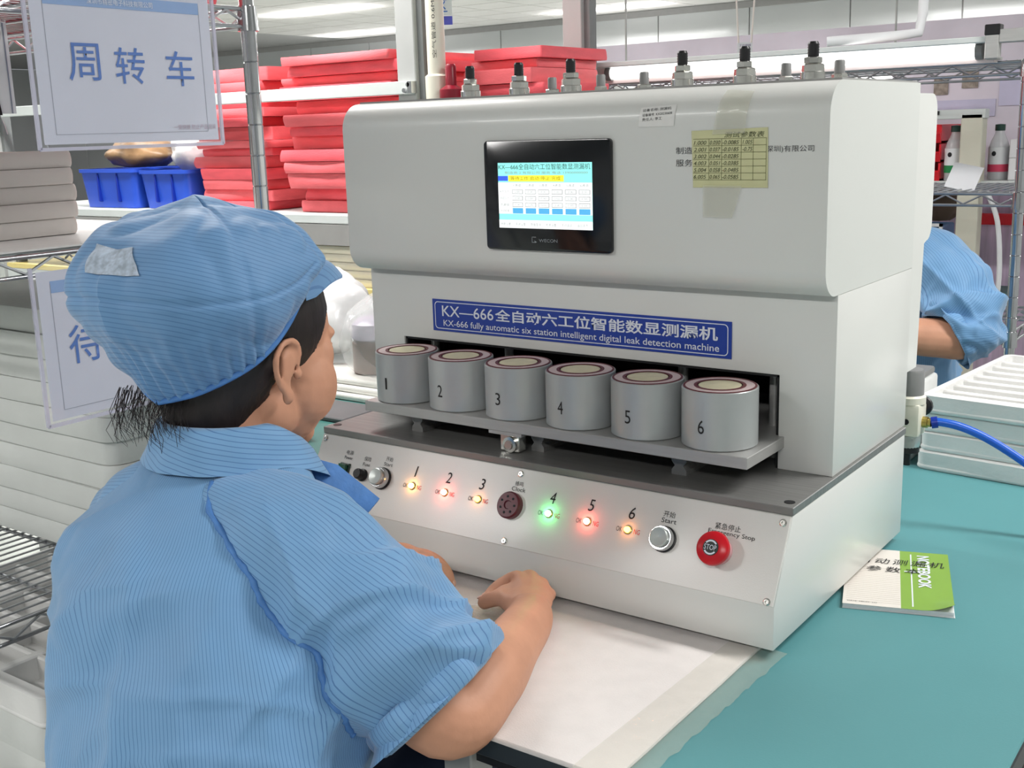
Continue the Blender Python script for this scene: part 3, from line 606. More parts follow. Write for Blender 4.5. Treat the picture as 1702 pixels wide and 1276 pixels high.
# blue air hose
hp = [(0.7735, 0.545, 0.150), (0.785, 0.548, 0.152), (0.815, 0.556, 0.146), (0.853, 0.566, 0.129), (0.903, 0.575, 0.098), (0.955, 0.580, 0.060), (1.005, 0.582, 0.012), (1.062, 0.584, -0.05), (1.10, 0.585, -0.2), (1.11, 0.59, -0.45), (1.11, 0.6, FLOORZ + 0.012)]
ah = thing('air_hose', (0.85, 0.56, 0.1), 'blue plastic air hose running from the regulator across the foam trays', 'hose')
MB().tube([catmull(hp, i / 60) for i in range(61)], 0.0062, 12).build('hose', HOSEB, ah, 180)
MB().tube([(0.7735, 0.545, 0.150), (0.782, 0.5475, 0.1516)], 0.0088, 14).build('push_fitting', mat('dark_blue_fitting', rgb(20, 52, 160), 0.3), ah, 40)

# paper note and tape stuck on the machine head
nt_ = thing('paper_note', (0.63, HF, 0.555), 'yellowed handwritten table taped on the front of the machine head', 'paper note')
NOTEM = mat('yellowed_note_paper', rgb(206, 206, 160), 0.55, var=0.06, scale=25)
skin_sheet('note_sheet', [(0.5825, 0.5195), (0.681, 0.5195), (0.680, 0.590), (0.580, 0.588)], NOTEM, nt_, 0.0006)
LINEM = mat('note_line', rgb(120, 122, 84), 0.6)
for zz in [0.5285 + k * 0.0082 for k in range(7)]: MB().box((0.5826, HF - 0.0012, zz), (0.6785, HF - 0.001, zz + 0.0006)).build('table_line', LINEM, nt_, 0)
for xx in (0.6035, 0.6205, 0.646, 0.6615, 0.678): MB().box((xx, HF - 0.0012, 0.5285), (xx + 0.0006, HF - 0.001, 0.578)).build('table_line', LINEM, nt_, 0)
PEN = mat('ballpoint_ink', rgb(74, 80, 54), 0.6)
lettering('测试参数表', 0.052, 0.0068, (0.650, HF, 0.5825), FXv, FUv, FNv, PEN, nt_, lift=0.0014, shear=0.2)
for r_ in range(6):
    zz = 0.5735 - r_ * 0.0082
    for (xa, ww, tx) in ((0.592, 0.017, '%d.00%d' % (r_ + 1, r_)), (0.612, 0.014, '0.0%d' % (30 + r_ * 7)), (0.6325, 0.022, '-0.0%d85' % r_)): lettering(tx, ww, 0.0048, (xa, HF, zz), FXv, FUv, FNv, PEN, nt_, lift=0.0014, shear=0.25)
for r_ in range(2): lettering(('1.005', '-0.75')[r_], 0.013, 0.0048, (0.6545, HF, 0.5735 - r_ * 0.0082), FXv, FUv, FNv, PEN, nt_, lift=0.0014, shear=0.25)
o = skin_sheet('adhesive_tape', [(0.6085, 0.583), (0.6515, 0.584), (0.6575, 0.6335), (0.621, 0.638)], TAPE, None, 0.0018, 10, 14, 0.0022); tag(o, 'crinkled clear tape strip above the yellowed paper note', 'tape')
o = skin_sheet('adhesive_tape', [(0.5965, 0.4835), (0.636, 0.483), (0.6485, 0.522), (0.597, 0.522)], TAPE, None, 0.0018, 10, 12, 0.0022); tag(o, 'crinkled clear tape strip below the yellowed paper note', 'tape')
# ================================================================== LEFT: CHROME WIRE RACK WITH HANGING SIGNS
def wire_rack(name, label, x0, x1, y0, y1, z0, z1, shelves, along='y', rr=0.0127):
    t = thing(name, ((x0 + x1) / 2, (y0 + y1) / 2, z0), label, 'wire rack')
    gp = [(rr, 0)]; h_ = z1 - z0; k = 0
    while k * 0.0508 < h_ - 0.02: gp += [(rr, k * 0.0508 + 0.004), (rr - 0.0016, k * 0.0508 + 0.0055), (rr, k * 0.0508 + 0.007)]; k += 1
    gp += [(rr, h_)]
    for px_ in (x0, x1):
        for py_ in (y0, y1):
            p = MB().lathe(gp, (px_, py_, z0), 'z', 20).build('post', CHROME, t, 30)
            MB().lathe([(rr, h_), (rr + 0.001, h_ + 0.004), (0, h_ + 0.006)], (px_, py_, z0), 'z', 16).build('post_cap', BLACKP, p)
    for zs in shelves:
        d = MB()
        for a, b in (((x0, y0), (x1, y0)), ((x0, y1), (x1, y1)), ((x0, y0), (x0, y1)), ((x1, y0), (x1, y1))):
            d.rod((*a, zs), (*b, zs), 0.0034, 8)
        if along == 'y':
            n_ = int((x1 - x0) / 0.024)
            for i in range(1, n_): x = x0 + (x1 - x0) * i / n_; d.rod((x, y0, zs + 0.003), (x, y1, zs + 0.003), 0.0019, 5)
            for i in range(5): y = y0 + (y1 - y0) * (i + 0.5) / 5; d.rod((x0, y, zs - 0.001), (x1, y, zs - 0.001), 0.0032, 6)
        else:
            n_ = int((x1 - x0) / 0.024)
            for i in range(1, n_): x = x0 + (x1 - x0) * i / n_; d.rod((x, y0, zs + 0.003), (x, y1, zs + 0.003), 0.0019, 5)
            for i in range(3): y = y0 + (y1 - y0) * (i + 0.5) / 3; d.rod((x0, y, zs - 0.001), (x1, y, zs - 0.001), 0.0032, 6)
        sh = d.build('shelf_deck', WIRE, t, 60)
        tr = MB(); q = zs - 0.028
        for a, b in (((x0, y0), (x1, y0)), ((x0, y1), (x1, y1)), ((x0, y0), (x0, y1)), ((x1, y0), (x1, y1))):
            tr.rod((*a, q), (*b, q), 0.0034, 8); L_ = math.hypot(b[0] - a[0], b[1] - a[1]); n_ = max(4, int(L_ / 0.042))
            tr.tube([(a[0] + (b[0] - a[0]) * i / n_, a[1] + (b[1] - a[1]) * i / n_, zs - 0.003 if i % 2 else q + 0.003) for i in range(n_ + 1)], 0.0026, 5)
        tr.build('edge_truss', WIRE, sh, 60)
        for px_ in (x0, x1):
            for py_ in (y0, y1): MB().lathe([(rr + 0.005, -0.035), (rr + 0.0035, 0.004), (rr + 0.0005, 0.005)], (px_, py_, zs), 'z', 18).build('corner_collar', CHROME, sh)
    return t
RX0, RX1, RY0, RY1 = -1.42, -0.262, -0.43, 0.195
wire_rack('wire_rack', 'chrome wire rack behind the operator, hung with two blue-lettered signs', RX0, RX1, RY0, RY1, FLOORZ, 1.12, (-0.56, -0.078, 0.442, 0.803), 'y')

def sign_card(y0, y1, z0, z1, x, label, chars, extra):
    t = thing('sign_card', (x, (y0 + y1) / 2, z0), label, 'sign')
    ux, uy, un = Vector((0, 1, 0)), Vector((0, 0, 1)), Vector((1, 0, 0))
    w, h = y1 - y0, z1 - z0; cy, cz = (y0 + y1) / 2, (z0 + z1) / 2
    flat(MB(), (x, cy, cz), ux, uy, un, w - 0.016, h - 0.014, 0.0006).build('paper_sheet', SIGNP, t, 0)
    iw, ih = w - 0.056, h - 0.045
    flat(MB(), (x + 0.0006, cy, z1 - 0.030), ux, uy, un, iw, 0.017, 0.0004).build('header_band', SIGNB2, t, 0)
    lm = mat('thin_grey_line', rgb(150, 156, 172), 0.6)
    for a in (-1, 1): flat(MB(), (x + 0.0006, cy + a * iw / 2, cz - 0.002), ux, uy, un, 0.0008, ih, 0.0004).build('frame_line', lm, t, 0)
    flat(MB(), (x + 0.0006, cy, cz - 0.002 - ih / 2), ux, uy, un, iw, 0.0008, 0.0004).build('frame_line', lm, t, 0)
    flat(MB(), (x + 0.0016, cy, cz), ux, uy, un, w, h, 0.0004).build('vinyl_sleeve_front', CLEAR, t, 0)
    ed = MB()
    for a in (-1, 1): ed.box((x - 0.002, cy + a * w / 2 - 0.0025, z0), (x + 0.002, cy + a * w / 2 + 0.0025, z1))
    ed.box((x - 0.002, y0, z0 - 0.002), (x + 0.002, y1, z0 + 0.003)); ed.build('sleeve_seam', mat('translucent_seam', rgb(214, 214, 232), 0.2, var=0.02, alpha=0.7), t, 0)
    for (c_, yy, zz, s_) in chars: lettering(c_, s_, s_, (x + 0.0006, yy, zz), ux, uy, un, SIGNB, t, bold=0.004)
    for (tx, yy, zz, ww, hh, m) in extra: lettering(tx, ww, hh, (x + 0.0010, yy, zz), ux, uy, un, m, t)
    for yy in (cy - 0.09, cy + 0.05): MB().tube([(x, yy, z1 - 0.006), (x - 0.004, yy, z1 + 0.008), (x - 0.012, yy, z1 + 0.012), (x - 0.022, yy, z1 + 0.006)], 0.0016, 6).build('wire_hook', WIRE, t)
    return t
sign_card(-0.224, 0.100, 0.588, 0.823, -0.236, 'upper plastic-sleeved sign reading 周转车 hung on the wire rack', [('周', -0.140, 0.7085, 0.052), ('转', -0.063, 0.705, 0.052), ('车', 0.027, 0.703, 0.052)],
          [('深圳市精密电子科技有限公司', -0.07, 0.793, 0.112, 0.0085, WHITEPR), ('一受快捷 防止产品混淆', 0.046, 0.6155, 0.082, 0.0075, mat('mauve_print', rgb(170, 140, 158), 0.6))])
sign_card(-0.262, 0.062, 0.199, 0.428, -0.236, "lower plastic-sleeved sign starting with 待 partly behind the operator's cap", [('待', -0.187, 0.311, 0.056)], [])

# white foam on the rack shelves
BEIGEF = mat('warm_white_foam', rgb(206, 200, 195), 0.6, var=0.03, scale=6, bump=0.3, bscale=70)
zz = 0.4515
for k in range(5):
    o = wavy_slab(-0.86, -0.40, zz, -0.45 + 0.004 * (k % 2), -0.030 + 0.003 * (k % 3), zz + 0.0262, 0.0015, seed=k * 1.7, r=0.02).build('foam_sheet', BEIGEF, None, 40)
    tag(o, 'warm white foam sheet below upper sign, %s of stack' % ordw(k, 5), 'foam sheet', 'foam sheets on the middle rack shelf'); zz += 0.0268
zz = -0.0718
for k in range(10):
    o = wavy_slab(-0.88, -0.123 + 0.004 * math.sin(k * 2.1), zz, -0.296 + 0.006 * math.sin(k * 1.3), 0.17, zz + 0.0398, 0.006, seed=k * 3.1 + 1, fr=6, r=0.03).build('foam_tray', FOAMG, None, 40)
    tag(o, 'greyish white foam tray behind lower sign, %s of stack' % ordw(k, 10), 'foam tray', 'foam trays stacked behind the lower sign'); zz += 0.0408
zz = -0.5535
for k in range(6):
    if k == 5: o = tray('foam_tray', -0.83, -0.318, zz, 0.578, 0.46, 0.052, 4, 6, wall=0.02, m=FOAMW, seed=4.4)
    else: o = wavy_slab(-0.83, -0.318 + 0.004 * (k % 2), zz, -0.252, 0.142, zz + 0.0575, 0.004, seed=k * 5.1 + 2, fr=5, r=0.03).build('foam_tray', FOAMG, None, 40)
    tag(o, 'white foam tray low on wire rack, %s of stack' % ordw(k, 6), 'foam tray', 'foam trays low on the wire rack'); zz += 0.059
# liner on the middle shelf, card with a binder clip
o = MB().box((RX0 + 0.02, RY0 + 0.02, 0.4478), (RX1 - 0.012, RY1 - 0.02, 0.4503)).build('shelf_liner', mat('translucent_ribbed_liner', rgb(218, 218, 216), 0.35, var=0.08, scale=30, stretch=(12, 0.4, 1)), None, 0); tag(o, 'pale ribbed plastic liner on the middle shelf of the wire rack', 'shelf liner')
cd = thing('clipped_card', (-0.40, -0.215, 0.60), 'white card held by a black binder clip left of the upper sign', 'card')
flat(MB(), (-0.40, -0.225, 0.71), (0, 1, 0), (0, 0, 1), (1, 0, 0), 0.145, 0.135, 0.002).build('card_sheet', mat('bright_white_card', rgb(240, 242, 244), 0.5), cd, 0)
for a in (0.066, -0.066): flat(MB(), (-0.399, -0.225 + a, 0.71), (0, 1, 0), (0, 0, 1), (1, 0, 0), 0.002, 0.135, 0.0006).build('card_edge', mat('thin_grey_line', rgb(150, 156, 172), 0.6), cd, 0)
bc = MB(); bc.prism([(-0.406, 0.640), (-0.392, 0.640), (-0.3975, 0.665), (-0.4005, 0.665)], 'y', -0.203, -0.180); bc.build('binder_clip', BLACKP, cd, 20)
for a in (-0.199, -0.184): MB().tube([(-0.394, a, 0.642), (-0.392, a + (a + 0.1915) * 0.6, 0.625), (-0.392, a + (a + 0.1915), 0.612)], 0.0009, 5).build('clip_arm', WIRE, cd)
MB().rod((-0.40, -0.295, 0.775), (-0.40, -0.155, 0.775), 0.002).build('hanger_rod', WIRE, cd)
# small parts box behind the card
o = MB().box((-0.72, -0.33, 0.586), (-0.46, -0.175, 0.612), 0.004, 1).build('carton', mat('pinkish_card', rgb(214, 196, 190), 0.6)); tag(o, 'flat pinkish carton on top of the warm white foam sheets', 'carton')

# ================================================================== LEFT BACK: STEEL RACK WITH RED FOAM
sr = thing('storage_rack', (-1.6, 1.55, FLOORZ), 'grey steel storage rack carrying stacks of red foam behind the machine', 'storage rack')
for ux_, uy_ in ((-0.763, 1.20), (-0.545, 1.66), (-2.75, 1.20), (-2.75, 1.92)):
    u = MB().box((ux_ - 0.04, uy_ - 0.02, FLOORZ), (ux_ + 0.022, uy_ + 0.03, 1.9), 0.002, 1).build('upright', GREYMET, sr)
    MB().box((ux_ + 0.022, uy_ - 0.005, FLOORZ), (ux_ + 0.040, uy_ + 0.03, 1.9)).build('upright_flange', mat('dark_groove_steel', rgb(126, 130, 130), 0.5), u, 0)
bm_ = MB().box((-2.75, 1.165, 0.6935), (-0.745, 1.185, 0.7265), 0.002, 1).build('front_beam', BEAM, sr)
MB().box((-0.752, 1.158, 0.6955), (-0.738, 1.18, 0.7255)).build('beam_end_plate', CHROME, bm_, 0)
for bz in (0.703, 0.717): MB().cyl((-0.765 + (bz - 0.703), 1.158, bz), 0.006, 0.008, 'y', 10).build('beam_bolt', CHROME, bm_)
MB().box((-2.75, 1.17, 0.352), (-0.722, 1.95, 0.377), 0.002, 1).build('shelf_board', BEAM, sr)
MB().box((-2.75, 1.165, 0.292), (-0.722, 1.19, 0.350)).build('shelf_apron', mat('mid_grey_steel', rgb(150, 150, 148), 0.45), sr, 0)
MB().box((-2.75, 1.17, 0.155), (-0.722, 1.95, 0.172)).build('shelf_board', mat('yellow_board', rgb(232, 214, 140), 0.5), sr, 0)
MB().box((-2.75, 1.17, 0.105), (-0.722, 1.19, 0.154)).build('shelf_apron', BEAM, sr, 0)
def foam_stack(x0, x1, y0, y1, z0, z1, n, who, seed, grp):
    random.seed(seed); ths = [random.uniform(0.7, 1.35) for k in range(n)]; sm = sum(ths); zz = z0
    for k in range(n):
        th = (z1 - z0) * ths[k] / sm; dx = random.uniform(-0.035, 0.02); dy = random.uniform(-0.010, 0.045); ex_ = random.uniform(-0.03, 0.02)
        o = wavy_slab(x0 + dx, y0 + dy, zz, x1 + dx * 0.4 + ex_, y1, zz + th - 0.0012, 0.009, seed=seed + k * 1.9, fr=6, r=0.006).build('red_foam_sheet', REDF if (k * 7 + seed) % 5 < 3 else REDF2, None, 40)
        tag(o, 'red foam sheet %s, %s of stack' % (who, ordw(k, n)), 'foam sheet', grp); zz += th
foam_stack(-1.70, -1.385, 1.215, 1.62, 0.3785, 0.80, 13, 'beside blue bins', 3, 'red foam sheets beside the blue bins')
foam_stack(-1.265, -0.83, 1.205, 1.62, 0.3785, 0.815, 13, 'left of grey upright', 11, 'red foam sheets left of the grey upright')
MB().box((-0.655, 1.24, 0.352), (-0.38, 1.63, 0.377), 0.002, 1).build('side_shelf', BEAM, sr)
foam_stack(-0.64, -0.405, 1.28, 1.60, 0.3785, 0.800, 13, 'behind air fittings', 5, 'red foam sheets behind the air fittings')
# sheets above the top wire shelf, seen at the top edge of the picture
for k in range(2):
    o = wavy_slab(-1.1, -0.12, 0.812 + k * 0.034, -0.30, 0.17, 0.844 + k * 0.034, 0.004, seed=k * 2.2, r=0.01).build('red_foam_sheet', REDF2, None, 40); tag(o, 'red foam sheet lying on the top wire shelf, %s of two' % ('lower', 'upper')[k], 'foam sheet')
# blue bins with contents
def blue_bin(x0, x1, y0, y1, z0, z1, label):
    t = thing('parts_bin', ((x0 + x1) / 2, y0, z0), label, 'bin', 'blue bins on the steel rack')
    b = MB(); w = 0.006; ins = 0.012
    P = rrect(x0, y0, x1, y1, 0.02, 3); Q = rrect(x0 + ins, y0 + ins, x1 - ins, y1 - ins, 0.02, 3); n_ = len(P); I_ = rrect(x0 + w, y0 + w, x1 - w, y1 - w, 0.016, 3)
    vs_ = [(p[0], p[1], z0) for p in Q] + [(p[0], p[1], z1) for p in P] + [(p[0], p[1], z1) for p in I_] + [(p[0] * 0.96 + (x0 + x1) * 0.02, p[1] * 0.96 + (y0 + y1) * 0.02, z0 + 0.006) for p in Q]
    fs_ = [tuple(range(n_))[::-1], tuple(range(3 * n_, 4 * n_))]
    for j in range(3):
        for i in range(n_): fs_.append((j * n_ + i, j * n_ + (i + 1) % n_, (j + 1) * n_ + (i + 1) % n_, (j + 1) * n_ + i))
    b.add(vs_, fs_); b.build('bin_shell', BLUEBIN, t, 40)
    r_ = MB(); R0 = rrect(x0 - 0.006, y0 - 0.006, x1 + 0.006, y1 + 0.006, 0.024, 3); vs_ = [(p[0], p[1], z1 - 0.010) for p in R0] + [(p[0], p[1], z1 + 0.002) for p in R0] + [(p[0], p[1], z1 + 0.002) for p in I_]; fs_ = []
    for j in range(2):
        for i in range(n_): fs_.append((j * n_ + i, j * n_ + (i + 1) % n_, (j + 1) * n_ + (i + 1) % n_, (j + 1) * n_ + i))
    r_.add(vs_, fs_); r_.build('bin_rim', BLUEBIN, t, 40)
    for xx in (x0 + (x1 - x0) * 0.35, x0 + (x1 - x0) * 0.7): MB().box((xx - 0.004, y0 - 0.003, z0 + 0.02), (xx + 0.004, y0 + 0.012, z1 - 0.012), 0.002, 1).build('bin_rib', mat('dark_blue_bin', rgb(20, 46, 150), 0.35), t)
blue_bin(-2.30, -2.00, 1.21, 1.50, 0.3785, 0.505, 'blue parts bin farthest from the red foam')
blue_bin(-1.985, -1.745, 1.22, 1.50, 0.3785, 0.500, 'blue parts bin touching the red foam stack')
def lump(name, c, r, m, label, cat, seed, amp=0.25, fr=9, flatb=True):
    b = MB(); b.ell(c, r, 32, 20); out = []
    for v in b.v:
        d = Vector(((v.x - c[0]) / r[0], (v.y - c[1]) / r[1], (v.z - c[2]) / r[2])); k = 1 + amp * noise.noise(Vector((d.x * 1.7 + seed, d.y * 1.7, d.z * 1.7))) + amp * 0.4 * abs(noise.noise(Vector((d.x * fr * 0.6, d.y * fr * 0.6, d.z * fr * 0.6 + seed))))
        out.append(Vector((c[0] + d.x * r[0] * k, c[1] + d.y * r[1] * k, max(c[2] + d.z * r[2] * k, c[2] - r[2] * 0.8) if flatb else c[2] + d.z * r[2] * k)))
    b.v = out; o = b.build(name, m, None, 70); return tag(o, label, cat)
lump('wrapped_parts', (-2.12, 1.34, 0.553), (0.14, 0.09, 0.055), mat('brown_wrapped_parts', rgb(150, 118, 84), 0.4, var=0.4, scale=14, bump=0.5, bscale=50), 'brown bundle of wrapped parts heaped above the blue bin', 'bundle', 2.2)
lump('white_bag', (-1.845, 1.36, 0.555), (0.075, 0.09, 0.075), mat('white_plastic_bag', rgb(236, 234, 232), 0.3, var=0.05, bump=0.8, bscale=40), 'white plastic bag bulging out of the blue bin by the red foam', 'bag', 7.7)
# pvc pipe in front of the rack
pp = thing('pvc_pipe', (-0.68, 1.22, FLOORZ), 'white vertical pipe beside the grey upright', 'pipe')
MB().cyl((-0.685, 1.20, FLOORZ), 0.0235, 2.65, 'z', 22).build('pipe', IVORY, pp, 40)
MB().lathe([(0.024, 0.655), (0.031, 0.66), (0.031, 0.735), (0.024, 0.74)], (-0.685, 1.20, 0), 'z', 22).build('pipe_coupling', IVORY, pp, 40)
MB().lathe([(0.016, 0.645), (0.03, 0.665), (0.03, 0.70), (0.014, 0.71), (0.014, 0.755), (0.01, 0.762), (0, 0.762)], (-0.632, 1.19, 0), 'z', 20).build('red_valve_handle', mat('dark_red_valve', rgb(130, 22, 40), 0.35), pp, 40)
lettering('空气管道 0.6MPa', 0.16, 0.011, (-0.672, 1.178, 0.86), (0, 0, 1), (-0.9, -0.44, 0), (0.44, -0.9, 0), INK, pp, lift=0.002)
# white foam stack on the yellow board
for k in range(5):
    o = wavy_slab(-1.38 + 0.01 * (k % 2), 1.20 + 0.004 * k, 0.1725 + k * 0.0222, -0.95, 1.6, 0.1940 + k * 0.0222, 0.004, seed=k * 1.3, r=0.006).build('foam_sheet', mat('cream_white_foam', rgb(244, 240, 222), 0.6, var=0.04, bump=0.3, bscale=60), None, 40)
    tag(o, "creamy foam sheet on yellow board, %s of stack" % ordw(k, 5), 'foam sheet', 'creamy foam sheets on the yellow board')
# ------------------------------------------------------------------ second bench behind the operator, with bagged goods
b2 = thing('side_bench', (-0.75, 0.68, FLOORZ), 'second teal-topped bench left of the machine, half hidden by the operator', 'workbench')
MB().box((-1.25, 0.235, TBL - 0.03), (-0.215, 1.12, TBL - 0.003), 0.002, 1).build('table_top', mat('grey_laminate', rgb(120, 124, 124), 0.4), b2)
MB().box((-1.25, 0.235, TBL - 0.003), (-0.216, 1.12, TBL)).build('rubber_mat', mat('green_rubber_mat', rgb(62, 118, 112), 0.4, var=0.08), b2, 0)
for lx in (-1.2, -0.26):
    for ly in (0.29, 1.07): MB().box((lx - 0.02, ly - 0.02, FLOORZ), (lx + 0.02, ly + 0.02, TBL - 0.03)).build('leg', GREYMET, b2, 0)
o = MB().box((-0.72, 0.555, TBL + 0.0005), (-0.46, 0.685, TBL + 0.010), 0.002, 1).build('dark_plate', mat('dark_grey_plate', rgb(96, 96, 98), 0.5)); tag(o, "flat dark grey plate behind the operator's chin", 'plate')
for k in range(3):
    o = wavy_slab(-0.98, 0.72 + 0.02 * k, TBL + 0.0005 + k * 0.0135, -0.40 - 0.03 * k, 1.08, TBL + 0.0135 + k * 0.0135, 0.004, seed=k + 0.4, r=0.02).build('white_bag_stack', mat('glossy_white_film', rgb(236, 236, 230), 0.2, var=0.04, bump=0.5, bscale=30, coat=0.3), None, 50)
    tag(o, 'flat white bagged goods beside the machine foot, %s of three' % ordw(k, 3), 'bagged goods', 'flat white bags left of the machine')
def bag_bundle():
    t = thing('bagged_spools', (-0.56, 0.86, 0.03), 'clear plastic bag over brown and grey goods between the face and the machine', 'bag')
    for k, (bx_, by_) in enumerate(((-0.64, 0.855), (-0.53, 0.865))):
        MB().lathe([(0.046, 0), (0.05, 0.004), (0.05, 0.075), (0.044, 0.08), (0.02, 0.081), (0, 0.081)], (bx_, by_, TBL + 0.0415), 'z', 24).build('spool', mat('brown_spool', rgb(124, 96, 84), 0.45, var=0.15), t)
        MB().lathe([(0.046, 0.082), (0.05, 0.086), (0.048, 0.12), (0.03, 0.135), (0, 0.138)], (bx_, by_, TBL + 0.0415), 'z', 24).build('spool_cover', mat('lilac_grey_film', rgb(196, 188, 204), 0.3, var=0.08), t)
    b = MB(); b.ell((-0.56, 0.86, 0.115), (0.165, 0.10, 0.12), 40, 22); out = []
    for v in b.v:
        d = v - Vector((-0.56, 0.86, 0.115)); k = 1 + 0.10 * noise.noise(d * 14) + 0.05 * noise.noise(d * 40); p = Vector((-0.56, 0.86, 0.115)) + d * k; p.z = max(p.z, TBL + 0.0413); out.append(p)
    b.v = out; b.build('bag_film', CLEARBAG, t, 70)
bag_bundle()
o = lump('white_cloth_bundle', (-0.93, 0.96, 0.135), (0.16, 0.12, 0.115), mat('white_bag_film', rgb(240, 240, 240), 0.25, var=0.05, bump=0.8, bscale=25), 'large white plastic bundle behind the bagged spools', 'bundle', 4.1)
o = lump('pink_wrapped_roll', (-1.17, 1.06, 0.03), (0.05, 0.045, 0.045), mat('mauve_wrap', rgb(196, 168, 176), 0.45, var=0.12), 'small mauve wrapped roll at the far end of the side bench', 'roll', 1.1, 0.12)
for k in range(3):
    o = lump('plastic_scrap', (-0.50 + 0.05 * k, 0.36 + 0.06 * k, TBL + 0.011), (0.03, 0.018, 0.013), mat('clear_plastic_part', rgb(220, 226, 226), 0.1, var=0.05, alpha=0.5), '', 'part', 3.3 * k, 0.3); tag(o, ('clear plastic scrap on the green mat nearest the collar', 'clear plastic scrap on the green mat, middle of three', 'clear plastic scrap on the green mat nearest the machine')[k])
# ================================================================== RIGHT BACK: WIRE RACK, LAMP, FAR BENCH
wire_rack('wire_rack', 'chrome wire rack far behind the machine on the right', -0.55, 0.607, 1.80, 2.22, FLOORZ, 0.716, (0.07, 0.408, 0.716), 'x')
# tubular lamp on an aluminium frame, standing on the top shelf
bl = thing('batten_lamp', (0.0, 1.80, 0.705), 'glowing tubular work lamp in a pale frame above the right wire rack', 'lamp')
MB().box((-0.62, 1.70, 0.758), (0.545, 1.735, 0.772), 0.002, 1).build('lamp_frame', BEAM, bl)
MB().lathe([(0.016, 0), (0.016, 1.0)], (-0.49, 1.74, 0.742), 'x', 16).build('lamp_tube', emat('work_lamp_glow', (1.0, 0.99, 0.96), 3.0), bl)
for x in (-0.50, 0.505): MB().cyl((x, 1.74, 0.742), 0.020, 0.016, 'x', 16).build('tube_socket', GREYP, bl)
MB().box((-0.62, 1.745, 0.715), (0.545, 1.775, 0.765)).build('lamp_reflector', mat('pink_white_reflector', rgb(236, 222, 220), 0.4), bl, 0)
MB().box((0.535, 1.69, 0.7205), (0.565, 1.72, 0.785), 0.002, 1).build('frame_post', ALU, bl); MB().box((0.533, 1.688, 0.773), (0.567, 1.722, 0.797), 0.002, 1).build('end_cap', BLACKP, bl)
MB().box((0.565, 1.69, 0.755), (0.90, 1.72, 0.785), 0.002, 1).build('frame_rail', ALU, bl)
MB().box((-0.66, 1.69, 0.7205), (-0.63, 1.72, 0.785), 0.002, 1).build('frame_post', ALU, bl); MB().box((-0.663, 1.688, 0.773), (-0.627, 1.722, 0.800), 0.002, 1).build('end_cap', BLACKP, bl)
for x in (-0.62, 0.53): MB().box((x, 1.735, 0.7205), (x + 0.02, 1.80, 0.728)).build('lamp_foot', ALU, bl, 0)
# second far lamp tube behind
fl = thing('batten_lamp', (-0.9, 2.9, 0.9), 'second glowing work lamp behind the small air fittings', 'lamp')
MB().box((-1.15, 2.86, 0.735), (0.0, 2.90, 0.76), 0.002, 1).build('lamp_housing', BEAM, fl); MB().cyl((-1.1, 2.85, 0.722), 0.016, 1.05, 'x', 12).build('lamp_tube', emat('work_lamp_glow', (1.0, 0.99, 0.96), 3.0), fl)
for x in (-1.1, -0.05): MB().rod((x, 2.88, 0.76), (x, 2.88, CEIL), 0.004).build('suspension_wire', GREYMET, fl)
# hanging tag on two cords and the white conduit drop
ht = thing('hanging_tag', (-0.35, 2.2, 0.80), 'small white printed tag on cords hanging above the air fittings', 'tag')
TG = Vector((-0.335, 2.30, 0.815))
flat(MB(), TG, FX, UP, FN, 0.048, 0.050, 0.002).build('tag_card', PAPER, ht, 0)
for k in range(4): lettering('工位照明', 0.036, 0.0075, TG + Vector((0, 0, 0.016 - 0.011 * k)), FX, UP, FN, mat('violet_print', rgb(92, 78, 130), 0.6), ht, lift=0.002)
for a in (-1, 1): MB().rod(TG + FX * a * 0.02 + UP * 0.024, TG + FX * a * 0.09 + Vector((0, 0, CEIL - TG.z)), 0.003).build('cord', mat('off_white_cord', rgb(226, 220, 212), 0.5), ht)
cp = thing('cable_conduit', (0.35, 1.95, 0.77), 'white conduit dropping from the ceiling onto the work lamp', 'conduit')
MB().tube([(0.345, 1.85, CEIL - 0.01), (0.345, 1.85, 1.2), (0.345, 1.85, 0.85), (0.34, 1.84, 0.80), (0.30, 1.78, 0.792), (0.15, 1.72, 0.786)], 0.012, 12).build('conduit', PAPER, cp, 60)
# far bench of aluminium profile with goods
fb = thing('assembly_bench', (0.25, 3.1, FLOORZ), 'far assembly bench with ivory uprights behind the wire rack', 'workbench')
IVM = mat('ivory_profile', rgb(214, 212, 196), 0.45, var=0.03)
for x, z1_ in ((0.205, 0.60), (-1.6, 0.60), (0.62, 1.2)):
    MB().box((x, 2.78, FLOORZ), (x + 0.068, 2.84, z1_), 0.003, 1).build('upright', IVM, fb)
MB().box((-1.6, 2.76, -0.045), (0.30, 3.45, -0.02), 0.003, 1).build('bench_top', mat('green_bench_mat', rgb(66, 112, 104), 0.45), fb)
MB().box((-1.6, 2.80, 0.365), (0.55, 3.2, 0.385), 0.002, 1).build('upper_shelf', BEAM, fb); MB().box((-1.6, 2.78, 0.585), (0.28, 2.83, 0.615), 0.002, 1).build('top_rail', BEAM, fb)
MB().box((-1.6, 3.20, 0.385), (0.72, 3.22, 0.93)).build('back_board', mat('pale_lilac_board', rgb(226, 220, 232), 0.4, var=0.08, scale=5), fb, 0)
MB().box((-1.6, 3.28, FLOORZ), (0.72, 3.30, 0.385)).build('back_board', mat('lilac_curtain', rgb(214, 190, 216), 0.5, var=0.18, scale=14, stretch=(4, 1, 0.3)), fb, 0)
for x, z_, w_, h_ in ((0.02, 0.70, 0.05, 0.06), (0.12, 0.72, 0.055, 0.06)): flat(MB(), (x, 3.195, z_), (1, 0, 0), (0, 0, 1), (0, -1, 0), w_, h_, 0.003).build('notice_sheet', mat('grey_brown_photo', rgb(150, 140, 130), 0.6, var=0.4, scale=60), fb, 0)
